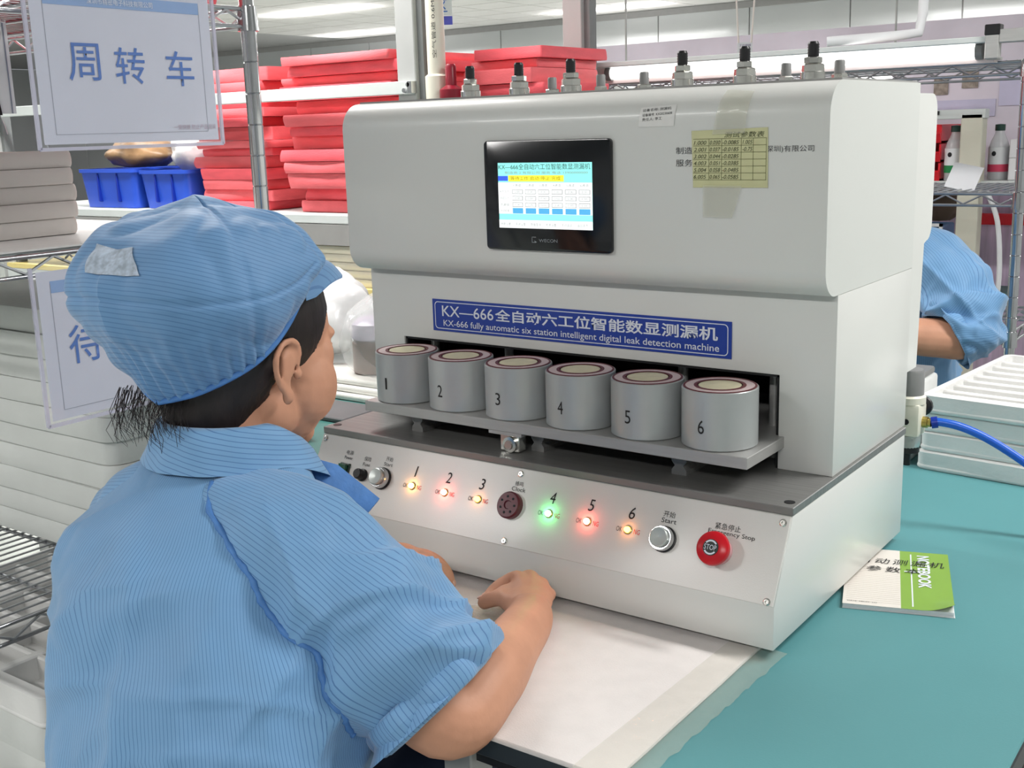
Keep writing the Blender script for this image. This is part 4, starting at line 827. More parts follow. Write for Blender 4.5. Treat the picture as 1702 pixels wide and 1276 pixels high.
for x, z_, w_, h_ in ((0.30, 0.70, 0.16, 0.15), (0.08, 0.62, 0.26, 0.06), (0.40, 0.60, 0.12, 0.1)): flat(MB(), (x, 3.195, z_), (1, 0, 0), (0, 0, 1), (0, -1, 0), w_, h_, 0.003).build('notice_sheet', mat('lilac_sheet', rgb(206, 204, 230), 0.6), fb, 0)
for k in range(3): MB().box((0.10 + 0.014 * k, 2.776, 0.60), (0.108 + 0.014 * k, 2.781, 0.612)).build('rail_slot', BLACKP, fb, 0)
# red bins on the shelf
for k in range(3):
    z_ = 0.3853 + k * 0.062
    t = thing('red_parts_bin', (0.08, 2.86, z_), 'red open-front parts bin beside the bottle, %s of its stack' % ordw(k, 3), 'bin', 'red bins on the far shelf')
    b = MB(); b.box((-0.08, 2.82, z_), (0.135, 3.05, z_ + 0.006)); b.box((-0.08, 3.044, z_), (0.135, 3.05, z_ + 0.058)); b.box((-0.08, 2.82, z_), (-0.074, 3.05, z_ + 0.058)); b.box((0.129, 2.82, z_), (0.135, 3.05, z_ + 0.058)); b.build('bin_shell', mat('red_bin_plastic', rgb(226, 40, 52), 0.35), t, 0)
    MB().prism([(2.805, z_ + 0.03), (2.82, z_), (2.826, z_), (2.812, z_ + 0.034)], 'x', -0.08, 0.135).build('bin_lip', mat('red_bin_plastic', rgb(226, 40, 52), 0.35), t, 0)
# bottles
def bottle(x, y, z, label, lm, s=1.0):
    t = thing('spray_bottle', (x, y, z), label, 'bottle')
    MB().lathe([(0.030 * s, 0), (0.032 * s, 0.004), (0.032 * s, 0.105 * s), (0.026 * s, 0.125 * s), (0.015 * s, 0.150 * s), (0.0135 * s, 0.160 * s)], (x, y, z), 'z', 24).build('bottle_body', mat('frosted_clear_bottle', rgb(226, 230, 232), 0.15, var=0.02, alpha=0.55), t, 50)
    MB().lathe([(0.016 * s, 0.158 * s), (0.016 * s, 0.178 * s), (0.0, 0.18 * s)], (x, y, z), 'z', 18).build('bottle_cap', mat('dark_green_cap', rgb(34, 66, 58), 0.4), t)
    MB().lathe([(0.0328 * s, 0.05 * s), (0.0328 * s, 0.105 * s)], (x, y, z), 'z', 24).build('label_band', PAPER, t)
    MB().lathe([(0.0330 * s, 0.026 * s), (0.0330 * s, 0.050 * s)], (x, y, z), 'z', 24).build('colour_band', lm, t)
    MB().ell((x - 0.008 * s, y - 0.0328 * s, z + 0.085 * s), (0.007 * s, 0.001, 0.008 * s), 10, 6).build('hazard_mark', BLACKP, t)
bottle(0.176, 2.84, 0.3855, 'clear bottle with green cap and green label band on far shelf', mat('green_band', rgb(20, 130, 70), 0.5))
bottle(0.150, 2.95, 0.3855, 'clear bottle with red-pink label half behind the ivory upright', mat('pink_band', rgb(214, 70, 100), 0.5)) if False else None
bottle(0.300, 2.90, 0.3855, 'clear bottle with pink label band right of the ivory upright', mat('pink_band', rgb(214, 70, 100), 0.5))
# white boxes right of the upright
for k, (z_, h_) in enumerate(((0.3855, 0.07), (0.456, 0.06))):
    o = MB().box((0.345, 2.84, z_), (0.54, 3.05, z_ + h_), 0.003, 1).build('clear_box', mat('milky_box', rgb(224, 224, 226), 0.3, var=0.03)); tag(o, ('lower', 'upper')[k] + ' milky white storage box right of the ivory upright', 'box')
# paper leaning on the second wire shelf
o = MB().box((0, 0, 0), (0.075, 0.0016, 0.075)).build('leaning_paper', PAPER, None, 0); o.location = (0.395, 1.93, 0.4185); o.rotation_euler = (math.radians(-35), math.radians(12), 0); tag(o, 'white paper propped on the second wire shelf', 'paper')
# bench goods under the second shelf
eq = thing('bench_instrument', (0.06, 2.9, -0.02), 'blue and white instrument case on the far bench by the sleeve', 'instrument')
MB().box((-0.02, 2.80, -0.0195 + 0.16), (0.15, 2.98, 0.235), 0.004, 1).build('case', mat('steel_blue_panel', rgb(92, 130, 176), 0.4), eq); MB().box((-0.03, 2.795, -0.0195), (0.155, 2.985, 0.14), 0.004, 1).build('case_base', BEAM, eq)
fr_ = MB(); fr_.box((-0.03, 2.79, 0.14), (-0.02, 2.80, 0.245)); fr_.box((0.15, 2.79, 0.14), (0.16, 2.80, 0.245)); fr_.box((-0.03, 2.79, 0.235), (0.16, 2.80, 0.245)); fr_.build('case_frame', PAPER, eq, 0)
for k in range(3):
    o = MB().box((0.165 + 0.008 * k, 2.79 + 0.006 * k, -0.0195 + k * 0.026), (0.30 - 0.006 * k, 2.96, 0.003 + k * 0.026), 0.003, 1).build('document_tray', mat('paper_stack_%d' % k, (rgb(200, 200, 190), rgb(120, 112, 104), rgb(214, 208, 180))[k], 0.6)); tag(o, 'paper bundle on the far bench, %s of three' % ordw(k, 3), 'papers', 'paper bundles on the far bench')
o = lump('cloth_bundle', (0.06, 3.12, 0.30), (0.06, 0.05, 0.09), mat('brown_glove', rgb(96, 78, 66), 0.6), 'brown cloth bundle behind the bench instrument', 'cloth', 5.5, 0.2)
for k, x in enumerate((0.30, 0.58)):
    t = thing('red_crate', (x, 3.3, FLOORZ), ('dark red crate under the far bench, left one', 'dark red crate under the far bench, right one')[k], 'crate')
    MB().box((x, 3.3, FLOORZ + 0.001), (x + 0.2, 3.62, -0.12), 0.01, 1).build('crate_body', mat('dark_red_plastic', rgb(168, 22, 52), 0.4), t); MB().box((x - 0.008, 3.292, -0.15), (x + 0.208, 3.628, -0.12), 0.004, 1).build('crate_rim', mat('dark_red_plastic', rgb(168, 22, 52), 0.4), t)
o = MB().box((0.155, 3.24, 0.205), (0.50, 3.27, 0.245), 0.004, 1).build('red_rail', mat('red_bin_plastic', rgb(226, 40, 52), 0.35)); tag(o, 'long red plastic strip on the lilac curtain', 'strip')
cb = thing('white_cable', (0.34, 2.75, 0.05), 'white cable looping beside the ivory upright', 'cable')
MB().tube([catmull([(0.30, 2.76, 0.36), (0.345, 2.75, 0.25), (0.36, 2.74, 0.05), (0.33, 2.74, -0.06), (0.25, 2.75, -0.055)], i / 30) for i in range(31)], 0.008, 10).build('cable', PAPER, cb, 180)
# ================================================================== PEOPLE
def cloth_mat(name, col, line, pitch=0.0052, width=0.17, rough=0.6):
    m = bpy.data.materials.new(name); m.use_nodes = True; nt = m.node_tree; N = nt.nodes; Lk = nt.links; b = N['Principled BSDF']
    b.inputs['Roughness'].default_value = rough; b.inputs['Sheen Weight'].default_value = 0.25; b.inputs['Specular IOR Level'].default_value = 0.35
    uv = N.new('ShaderNodeUVMap'); sp = N.new('ShaderNodeSeparateXYZ'); Lk.new(uv.outputs[0], sp.inputs[0])
    d = N.new('ShaderNodeMath'); d.operation = 'DIVIDE'; d.inputs[1].default_value = pitch; Lk.new(sp.outputs[0], d.inputs[0])
    f = N.new('ShaderNodeMath'); f.operation = 'FRACT'; Lk.new(d.outputs[0], f.inputs[0])
    g = N.new('ShaderNodeMath'); g.operation = 'LESS_THAN'; g.inputs[1].default_value = width; Lk.new(f.outputs[0], g.inputs[0])
    tc = N.new('ShaderNodeTexCoord'); nz = N.new('ShaderNodeTexNoise'); nz.inputs['Scale'].default_value = 9; nz.inputs['Detail'].default_value = 4; Lk.new(tc.outputs['Object'], nz.inputs['Vector'])
    rp = N.new('ShaderNodeValToRGB'); rp.color_ramp.elements[0].color = (*[c * 0.9 for c in col], 1); rp.color_ramp.elements[1].color = (*[min(1, c * 1.1) for c in col], 1); Lk.new(nz.outputs['Fac'], rp.inputs['Fac'])
    mx = N.new('ShaderNodeMixRGB'); mx.inputs[2].default_value = (*line, 1); Lk.new(g.outputs[0], mx.inputs[0]); Lk.new(rp.outputs[0], mx.inputs[1]); Lk.new(mx.outputs[0], b.inputs['Base Color'])
    bp = N.new('ShaderNodeBump'); bp.inputs['Strength'].default_value = 0.35; bp.inputs['Distance'].default_value = 0.004; n2 = N.new('ShaderNodeTexNoise'); n2.inputs['Scale'].default_value = 26; n2.inputs['Detail'].default_value = 3; Lk.new(tc.outputs['Object'], n2.inputs['Vector']); Lk.new(n2.outputs['Fac'], bp.inputs['Height']); Lk.new(bp.outputs[0], b.inputs['Normal'])
    return m
CLOTH = cloth_mat('blue_pinstripe_cloth', rgb(116, 162, 204), rgb(80, 124, 174), 0.0052, 0.15)
CAPC = cloth_mat('blue_pinstripe_cap_cloth', rgb(106, 150, 194), rgb(84, 126, 174), 0.0042, 0.18)
SEAMC = mat('blue_seam_cloth', rgb(78, 128, 190), 0.65, var=0.1, scale=60, bump=0.4, bscale=150)
TROU = mat('navy_trousers', rgb(46, 58, 84), 0.7, var=0.1)

def remesh(mb, name, m, parent, voxel=0.003, it=3, keep=None):
    me = bpy.data.meshes.new('tmp'); me.from_pydata([tuple(v) for v in mb.v], [], mb.f); me.update()
    t = bpy.data.objects.new('tmp', me); COL.objects.link(t)
    r = t.modifiers.new('r', 'REMESH'); r.mode = 'VOXEL'; r.voxel_size = voxel; r.use_smooth_shade = True
    s = t.modifiers.new('s', 'SMOOTH'); s.factor = 0.5; s.iterations = it
    out = bpy.data.meshes.new_from_object(t.evaluated_get(bpy.context.evaluated_depsgraph_get())); bpy.data.objects.remove(t); bpy.data.meshes.remove(me)
    if keep is not None:
        bm = bmesh.new(); bm.from_mesh(out); bmesh.ops.delete(bm, geom=[v for v in bm.verts if not keep(v.co)], context='VERTS'); bm.to_mesh(out); bm.free()
    for p in out.polygons: p.use_smooth = True
    out.name = name; out.materials.clear(); out.materials.append(m)
    o = bpy.data.objects.new(name, out); COL.objects.link(o); attach(o, parent); return o

def loft(rings, nseg, nring, parent, name, m, wr=0.0, seed=0.0, ustep=0.19, folds=None, capend=False):
    """rings: list of (centre xyz, a, b, axis-x vec, axis-y vec); smooth loft with cloth wrinkles; u runs around"""
    b = MB(); vs_ = []; uv = []; fs_ = []
    flat_ = [tuple(r[0]) + (r[1], r[2]) + tuple(r[3]) + tuple(r[4]) for r in rings]
    for j in range(nring + 1):
        q = catmull(flat_, j / nring); c = Vector(q[0:3]); a_, b_ = q[3], q[4]; ax = Vector(q[5:8]).normalized(); ay = Vector(q[8:11]); ay = (ay - ax * ay.dot(ax)).normalized()
        for i in range(nseg + 1):
            t = 2 * math.pi * i / nseg; ct, st = math.cos(t), math.sin(t); e = 0.86
            px_ = math.copysign(abs(ct) ** e, ct) * a_; py_ = math.copysign(abs(st) ** e, st) * b_
            d = ax * px_ + ay * py_; p = c + d; n_ = d.normalized()
            w = 0
            if wr:
                w = wr * (noise.noise(p * 9 + Vector((seed, 0, 0))) + 0.7 * (abs(noise.noise(Vector((p.x * 16, p.y * 16, p.z * 10 + seed)))) * 2 - 0.6))
                if folds: w += folds(p, j / nring, t)
            vs_.append(p + n_ * w); uv.append((t * ustep, j / nring))
    k = nseg + 1
    for j in range(nring):
        for i in range(nseg): fs_.append((j * k + i, j * k + i + 1, (j + 1) * k + i + 1, (j + 1) * k + i))
    b.add(vs_, fs_); b.uv = uv
    return b.build(name, m, parent, 180)

def sleeve(path, radii, parent, seed, m=None, wr=0.006, folds=None, name='sleeve', cuff=True):
    n = len(path); rings = []; up = Vector((0, 0, 1))
    for i in range(n):
        t = (Vector(path[min(i + 1, n - 1)]) - Vector(path[max(i - 1, 0)])).normalized()
        ax = t.cross(Vector((0, 0, 1))); ax = ax.normalized() if ax.length > 0.2 else Vector((0, 1, 0)); ay = ax.cross(t)
        rings.append((path[i], radii[i], radii[i], ax, ay))
    o = loft(rings, 96, 90, parent, name, m or CLOTH, wr, seed, radii[len(radii) // 2], folds)
    if cuff:
        t = (Vector(path[-1]) - Vector(path[-2])).normalized(); e = Vector(path[-1]); r = radii[-1]; ax, ay = rings[-1][3], rings[-1][4]
        pts = []
        cb_ = MB(); vs_ = []; fs_ = []; ns, nr = 48, 12; uv = []
        for i in range(ns + 1):
            a = 2 * math.pi * i / ns; rad = ax * math.cos(a) + ay * math.sin(a); rw = r * (1 + 0.05 * math.sin(a * 5 + seed) + 0.03 * math.sin(a * 11))
            for j in range(nr + 1):
                q = 2 * math.pi * j / nr; vs_.append(e + rad * (rw - 0.001 + 0.0065 * math.cos(q)) + t * (-0.012 + 0.016 * math.sin(q))); uv.append((a * r, j / nr))
        for i in range(ns):
            for j in range(nr): fs_.append((i * (nr + 1) + j, i * (nr + 1) + j + 1, (i + 1) * (nr + 1) + j + 1, (i + 1) * (nr + 1) + j))
        cb_.add(vs_, fs_); cb_.uv = uv; cb_.build('rolled_cuff', m or CLOTH, o, 180)
    return o

def crease(p, d1, d2, f=1.0, pw=5):
    q = Vector((p.x * d1[0] + p.y * d1[1] + p.z * d1[2], p.x * d2[0] + p.y * d2[1] + p.z * d2[2], 0.3)) * f
    r_ = 1 - abs(noise.noise(q)) * 1.9; return max(0, r_) ** pw

def person(label, Hc, yaw, pitch, torso, arms, hands, sleeves, thighs, floor_feet, group=None, hero=True):
    root = thing('person', (torso[0][0][0], torso[0][0][1], FLOORZ), label, 'person', group)
    HM = Matrix.Translation(Hc) @ Matrix.Rotation(-yaw, 4, 'Z') @ Matrix.Rotation(pitch, 4, 'X')
    CM = Matrix.Translation(Hc) @ Matrix.Rotation(-yaw + math.radians(8 if hero else 0), 4, 'Z') @ Matrix.Translation((0, -0.010, 0))
    # ---- body: head, neck, chest, arms and hands in one skin
    b = MB(); b.M = HM
    b.ell((0, -0.012, 0.05), (0.077, 0.098, 0.085)); b.ell((0, 0.028, 0.040), (0.068, 0.062, 0.062)); b.ell((0, 0.036, -0.010), (0.067, 0.058, 0.072)); b.ell((0, 0.036, -0.055), (0.060, 0.054, 0.050)); b.ell((0, 0.070, -0.088), (0.024, 0.020, 0.020))
    for s in (-1, 1):
        b.ell((s * 0.043, 0.046, -0.030), (0.030, 0.040, 0.046)); b.ell((s * 0.046, 0.0, -0.055), (0.020, 0.034, 0.034)); b.ell((s * 0.027, 0.075, 0.032), (0.026, 0.012, 0.010)); b.ell((s * 0.032, 0.062, 0.004), (0.030, 0.022, 0.032)); b.ell((s * 0.012, 0.096, -0.026), (0.009, 0.010, 0.008))
        # ear: helix, shell and lobe
        E0 = Vector((s * 0.074, -0.006, -0.004)); out = Vector((s * 0.80, -0.60, 0)); fw = Vector((s * 0.18, 0.98, 0))
        def ept(f_, u_, o_): return E0 + Vector((0, 1, 0)) * f_ + Vector((0, 0, 1)) * u_ + out * o_
        hel = [ept(0.010, 0.004, 0.004), ept(0.012, 0.020, 0.008), ept(0.004, 0.031, 0.013), ept(-0.010, 0.029, 0.018), ept(-0.019, 0.016, 0.021), ept(-0.018, -0.002, 0.019), ept(-0.011, -0.018, 0.014), ept(-0.002, -0.028, 0.009)]
        b.tube([catmull([tuple(p) for p in hel], i / 24) for i in range(25)], 0.0042, 8)
        b.tube([ept(0.0, 0.018, 0.006), ept(-0.010, 0.012, 0.011), ept(-0.009, -0.006, 0.010), ept(0.0, -0.018, 0.006)], 0.0045, 8)
        b.ell(ept(-0.005, 0.006, 0.006), (0.006, 0.013, 0.022), 12, 8); b.ell(ept(0.0, -0.030, 0.007), (0.006, 0.008, 0.010), 10, 8); b.ell(ept(0.012, -0.006, 0.002), (0.006, 0.006, 0.008), 10, 8)
    b.tube([(0, 0.086, 0.028), (0, 0.098, 0.0), (0, 0.106, -0.020)], [0.010, 0.011, 0.013], 10); b.ell((0, 0.104, -0.022), (0.012, 0.011, 0.010), 10, 8)
    b.ell((0, 0.086, -0.050), (0.024, 0.014, 0.006), 12, 8); b.ell((0, 0.084, -0.063), (0.021, 0.014, 0.007), 12, 8)
    nb_ = Vector(torso[-1][0]); hb = HM @ Vector((0, -0.022, -0.035))
    b.M = Matrix.Identity(4)
    b.tube([hb, hb.lerp(nb_, 0.5), nb_, nb_ + Vector((0, 0, -0.05))], [0.056, 0.052, 0.053, 0.050], 18)
    tmid = Vector(torso[3][0]); b.ell(tmid, (0.12, 0.07, 0.09), 20, 12); b.tube([nb_, tmid], [0.05, 0.06], 14)
    for ch in arms:
        pts = [p for p, r in ch]; rs = [r for p, r in ch]; n_ = (len(pts) - 1) * 8
        b.tube([catmull(pts, i / n_) for i in range(n_ + 1)], [catmull(rs, i / n_) for i in range(n_ + 1)], 18)
        b.tube([tmid + Vector((0, 0, 0.08)), Vector(pts[0])], [0.04, rs[0]], 12)
    for palm, chains in hands:
        for c_, r_, e_ in palm: b.ell(c_, r_, 14, 10, Matrix.Rotation(e_, 3, 'Z') if e_ else None)
        for pts, r0, r1 in chains:
            n_ = (len(pts) - 1) * 5; b.tube([catmull(pts, i / n_) for i in range(n_ + 1)], [r0 + (r1 - r0) * i / n_ for i in range(n_ + 1)], 10); b.ell(pts[-1], (r1, r1, r1), 8, 6)
    body = remesh(b, 'body', SKIN, root, 0.0028 if hero else 0.0034, 6)
    # eyes and brows
    for s in (-1, 1):
        e = MB(); e.M = HM; e.ell((s * 0.031, 0.0790, 0.012), (0.0115, 0.0085, 0.0042), 14, 10); e.build('eye', mat('eye_white', rgb(226, 220, 214), 0.2), body, 180)
        e = MB(); e.M = HM; e.ell((s * 0.031, 0.0868, 0.0118), (0.0042, 0.0014, 0.0036), 12, 8); e.build('iris', mat('dark_brown_iris', rgb(40, 26, 20), 0.2), body, 180)
        e = MB(); e.M = HM; e.tube([(s * 0.016, 0.089, 0.031), (s * 0.032, 0.086, 0.036), (s * 0.050, 0.074, 0.032)], [0.0016, 0.002, 0.001], 6); e.build('eyebrow', HAIR, body, 180)
    for s in (-1, 1):
        e = MB(); e.M = HM; e.tube([(s * 0.0185, 0.0835, 0.0125), (s * 0.026, 0.0885, 0.0172), (s * 0.034, 0.0880, 0.0172), (s * 0.0435, 0.0800, 0.0125)], [0.0012, 0.0022, 0.0022, 0.0012], 8); e.build('eyelid', SKIN, body, 180)
    e = MB(); e.M = HM; e.ell((0, 0.0945, -0.0505), (0.020, 0.0062, 0.0042), 14, 8); e.ell((0, 0.0930, -0.0605), (0.017, 0.0065, 0.0052), 14, 8); e.build('lips', mat('lip_skin', rgb(182, 108, 98), 0.45), body, 180)
    # nails
    for palm, chains in hands:
        for pts, r0, r1 in chains:
            d = (Vector(pts[-1]) - Vector(pts[-2])).normalized(); nrm = Vector((0, 0, 1)) - d * d.z
            nrm = nrm.normalized() if nrm.length > 0.2 else Vector((0, -1, 0)); e = MB(); R_ = Matrix((d, d.cross(nrm), nrm)).transposed(); e.ell(Vector(pts[-1]) + d * r1 * 0.1 + nrm * r1 * 0.82, (r1 * 0.75, r1 * 0.62, r1 * 0.22), 10, 6, R_); e.build('fingernail', mat('nail', rgb(222, 176, 156), 0.3), body, 180)
    # ---- hair
    h = MB(); h.M = HM; h.ell((0, -0.014, 0.046), (0.0815, 0.1045, 0.092), 28, 18); h.ell((0, -0.058, -0.022), (0.061, 0.048, 0.058), 24, 14)
    for k in range(26):
        a = math.radians(180 + (k - 13) * 8.5); h.tube([(0.070 * math.sin(a) * 1.05, -0.014 + 0.098 * math.cos(a), 0.05), (0.066 * math.sin(a) * 1.08, -0.03 + 0.082 * math.cos(a), 0.0), (0.052 * math.sin(a), -0.052 + 0.052 * math.cos(a), -0.05), (0.048 * math.sin(a), -0.052 + 0.046 * math.cos(a), -0.078)], [0.006, 0.007, 0.006, 0.003], 7)
    HI = HM.inverted()
    def keep(co):
        q = HI @ co; x, y, z = q
        lim = 0.066 if z > 0.06 else (0.040 + 0.026 * max(0, (z - 0.01) / 0.05) if z > 0.0 else (-0.020 + 0.06 * max(0, (z + 0.012) / 0.012)))
        return y < lim + 0.004 * noise.noise(q * 90) and z > -0.088
    remesh(h, 'hair', HAIR, root, 0.003 if hero else 0.006, 2, keep)
    if hero:
        ws = MB(); ws.M = CM
        random.seed(21)
        for k in range(110):
            a = random.uniform(-0.075, 0.02); p0 = Vector((a, -0.115 + random.uniform(-0.01, 0.02), -0.015)); dr = Vector((random.uniform(-0.012, 0.010), random.uniform(-0.018, 0.008), random.uniform(-0.065, -0.03)))
            ws.tube([p0, p0 + dr * 0.4 + Vector((random.uniform(-0.008, 0.004), random.uniform(-0.012, 0), 0)), p0 + dr * 0.75 + Vector((random.uniform(-0.01, 0.01), random.uniform(-0.014, 0), 0)), p0 + dr], [0.0004, 0.00035, 0.0003, 0.0002], 4)
        ws.build('loose_hair', HAIR, root, 180, kind='stuff')
    # ---- cap
    ANG = [0, 30, 60, 90, 120, 150, 180]
    RIM = [[0, .056, .086, .0890, .080, .046, 0], [.086, .068, .022, -.024, -.066, -.110, -.128], [.098, .100, .094, .046, .014, -.010, -.022]]
    BLT = [[0, .056, .094, .114, .112, .076, 0], [.074, .062, .026, -.028, -.100, -.168, -.192], [.124, .124, .113, .094, .082, .080, .086]]
    UPP = [[0, .042, .072, .090, .088, .056, 0], [.030, .024, .004, -.040, -.096, -.142, -.156], [.158, .158, .158, .157, .153, .148, .143]]
    def cur(T, a):
        a = (a + 180) % 360 - 180; s = 1 if a >= 0 else -1; t = abs(a) / 180; return Vector((s * catmull(T[0], t), catmull(T[1], t), catmull(T[2], t)))
    AP = Vector((0, -0.055, 0.184))
    def cappt(a, v):
        P = [tuple(cur(RIM, a)), tuple(cur(BLT, a)), tuple(cur(UPP, a)), tuple(AP)]
        p = Vector(catmull(P, v)); d = (p - Vector((0, -0.05, 0.06))).normalized()
        w = 0.007 * noise.noise(p * 13 + Vector((3, 0, 0))) + 0.0045 * (abs(noise.noise(p * 24)) * 2 - 0.5)
        for a0 in (62, -62, 118, -118): w -= 0.0030 * math.exp(-((a - a0) / 2.2) ** 2) * min(1, v * 4)
        w -= 0.0035 * math.exp(-((v - 0.36 - 0.02 * math.sin(abs(a) * 0.05)) / 0.012) ** 2) * (1 if abs(a) > 70 else 0)
        w *= 1 - math.exp(-((v) / 0.06) ** 2)
        if abs(a) > 110 and v < 0.3: w += 0.003 * math.sin(abs(a) * 0.9) * (1 - v / 0.3)
        return p + d * w
    c = MB(); c.M = CM; na, nv = 200, 70; vs_ = []; uv = []; fs_ = []
    for j in range(nv + 1):
        for i in range(na + 1):
            a = -180 + 360 * i / na; p = cappt(a, j / nv * 0.995); vs_.append(p); uv.append((p.z * 0.9 + p.y * 0.35, p.y))
    for j in range(nv):
        for i in range(na): fs_.append((j * (na + 1) + i, j * (na + 1) + i + 1, (j + 1) * (na + 1) + i + 1, (j + 1) * (na + 1) + i))
    c.add(vs_, fs_); c.uv = uv; cap = c.build('cap', CAPC, root, 180)
    # hem roll along the rim
    hm = MB(); hm.M = CM; hm.tube([cur(RIM, a * 5 - 180) for a in range(73)], 0.0032, 8, False); hm.build('cap_hem', SEAMC, cap, 180)
    # brim
    br = MB(); br.M = CM; vs_ = []; fs_ = []; uv = []; n1, n2 = 40, 10
    for lay in (0, 1):
        for i in range(n1 + 1):
            a = -72 + 144 * i / n1; p = cur(RIM, a); k = math.cos(math.radians(a * 90 / 72)) ** 0.55 if abs(a) < 72 else 0
            for j in range(n2 + 1):
                t = j / n2; q = p + Vector((p.x * 0.06, 0.044 * k, 0)) * t + Vector((0, 0, -0.022 * t * t * k + 0.002 * math.sin(t * 3.1) - 0.010 * t * (abs(a) / 72) ** 2)) + Vector((0, 0, 0.0028 * lay + 0.004)); vs_.append(q); uv.append((q.x, q.y))
    m_ = (n1 + 1) * (n2 + 1)
    for i in range(n1):
        for j in range(n2): s = i * (n2 + 1) + j; f = (s, s + 1, s + n2 + 2, s + n2 + 1); fs_ += [f, tuple(x + m_ for x in f[::-1])]
    for i in range(n1): s = i * (n2 + 1) + n2; fs_.append((s, s + n2 + 1, s + n2 + 1 + m_, s + m_))
    br.add(vs_, fs_); br.uv = uv; br.build('cap_brim', CAPC, cap, 60)
    # white mesh vent panel on the back of the crown
    if hero:
        vp = MB(); vp.M = CM; vs_ = []; fs_ = []
        for j in range(13):
            for i in range(13):
                a = 160 + 30 * i / 12 + 8 * (j / 12); v = 0.50 + 0.15 * j / 12; p = cappt(a, v); d = (p - Vector((0, -0.05, 0.06))).normalized(); vs_.append(p + d * 0.0016)
        for j in range(12):
            for i in range(12): s = j * 13 + i; fs_.append((s, s + 1, s + 14, s + 13))
        vp.add(vs_, fs_); vp.build('mesh_vent', mat('whitish_mesh', rgb(176, 190, 206), 0.7, var=0.25, scale=160), cap, 180)
    # ---- jacket
    X, Y = Vector((1, 0, 0)), Vector((0, 1, 0)); cy_, sy_ = math.cos(yaw), math.sin(yaw)
    rings = [(r[0], r[1], r[2], (cy_, -sy_, 0), (sy_, cy_, 0)) for r in torso]
    def tf(p, v, t):
        q = Vector((p.x * 6 - p.z * 4.5, p.y * 6, p.z * 1.6 + p.x * 1.2)); r_ = 1 - 2.2 * abs(noise.noise(q * 1.7))
        w = 0.009 * r_ * max(0, min(1, (0.86 - v) * 3)) + 0.004 * noise.noise(Vector((p.x * 22, p.y * 22, p.z * 6)))
        w += 0.007 * crease(p, (7, 7, -6), (1.5, 1.5, 2.5)) * max(0, min(1, (0.9 - v) * 4)) + 0.005 * crease(p, (-6, 8, 9), (2, 1, 2), 1.2) * max(0, min(1, (0.8 - v) * 4))
        return w + 0.005 * math.sin(p.x * 38 + 22 * p.z + 4 * noise.noise(p * 5)) * max(0, 0.6 - v)
    jk = loft(rings, 180, 130, root, 'jacket', CLOTH, 0.006, 1.0, 0.195, tf)
    for k, (path, radii, sd) in enumerate(sleeves):
        sl = sleeve(path, radii, jk, sd, folds=lambda p, v, t: (0.015 * math.sin(v * 24 + 2.6 * math.sin(t + sd) + 2.5 * noise.noise(p * 8)) * max(0, v - 0.32)) + 0.006 * (1 - 2.2 * abs(noise.noise(p * 7))) + 0.003 * math.sin(v * 60 + 3 * math.sin(t)) * max(0, v - 0.6) + 0.012 * crease(p, (9, 3, 10), (3, 9, -2), 1.1) * min(1, max(0, v - 0.25) * 3) + 0.010 * crease(p, (-11, 6, 9), (2, 3, 3), 1.2) * min(1, max(0, v - 0.45) * 4))
    # collar: standing band folded over
    nk = Vector(torso[-1][0]); cl = MB(); vs_ = []; uv = []; fs_ = []; n1, n2 = 72, 14
    for i in range(n1 + 1):
        a = math.radians(-152 + 304 * i / n1); bk = math.cos(a); rad = Vector((math.sin(a) * cy_ - math.cos(a) * sy_ * 1.0, -math.sin(a) * sy_ - math.cos(a) * cy_, 0)) if False else Vector((math.sin(a), -math.cos(a), 0))
        rad = Matrix.Rotation(-yaw, 3, 'Z') @ rad; spread = max(0, -bk)
        for j in range(n2 + 1):
            t = j / n2
            if t < 0.4: r = 0.064 + 0.002 * t; z = 0.0 + 0.036 * t / 0.4
            else: q = (t - 0.4) / 0.6; r = 0.0645 + 0.010 * math.sin(min(1, q * 3) * 1.57) + 0.020 * q; z = 0.036 + 0.004 * math.sin(min(1, q * 3) * 3.14) - 0.046 * q
            r *= 1 + 0.22 * spread; z -= 0.050 * spread ** 1.5 + 0.006 * (1 - bk) * 0.5
            p = nk + Vector((0, -0.004, -0.008)) + rad * r + Vector((0, 0, z)); p += rad * 0.003 * noise.noise(p * 40); vs_.append(p); uv.append((z * 1.0 + a * 0.02, a))
    for i in range(n1):
        for j in range(n2): s = i * (n2 + 1) + j; fs_.append((s, s + 1, s + n2 + 2, s + n2 + 1))
    cl.add(vs_, fs_); cl.uv = uv; cl.build('collar', CLOTH, jk, 180)
    # ---- trousers and shoes
    tr = MB()
    for pts, rs in thighs: tr.tube([catmull(pts, i / 16) for i in range(17)], [catmull(rs, i / 16) for i in range(17)], 16)
    b0 = Vector(torso[0][0]); tr.ell(b0 + Vector((0, 0.0, 0.0)), (0.19, 0.14, 0.11), 20, 12); remesh(tr, 'trousers', TROU, root, 0.008, 3)
    for fx_, fy_, fd in floor_feet:
        s = MB(); s.ell((fx_, fy_ + 0.05 * fd, FLOORZ + 0.045), (0.045, 0.125, 0.05), 16, 10)
        for v in s.v: v.z = max(v.z, FLOORZ + 0.001)
        s.build('shoe', BLACKP, root, 60)
    return root, jk

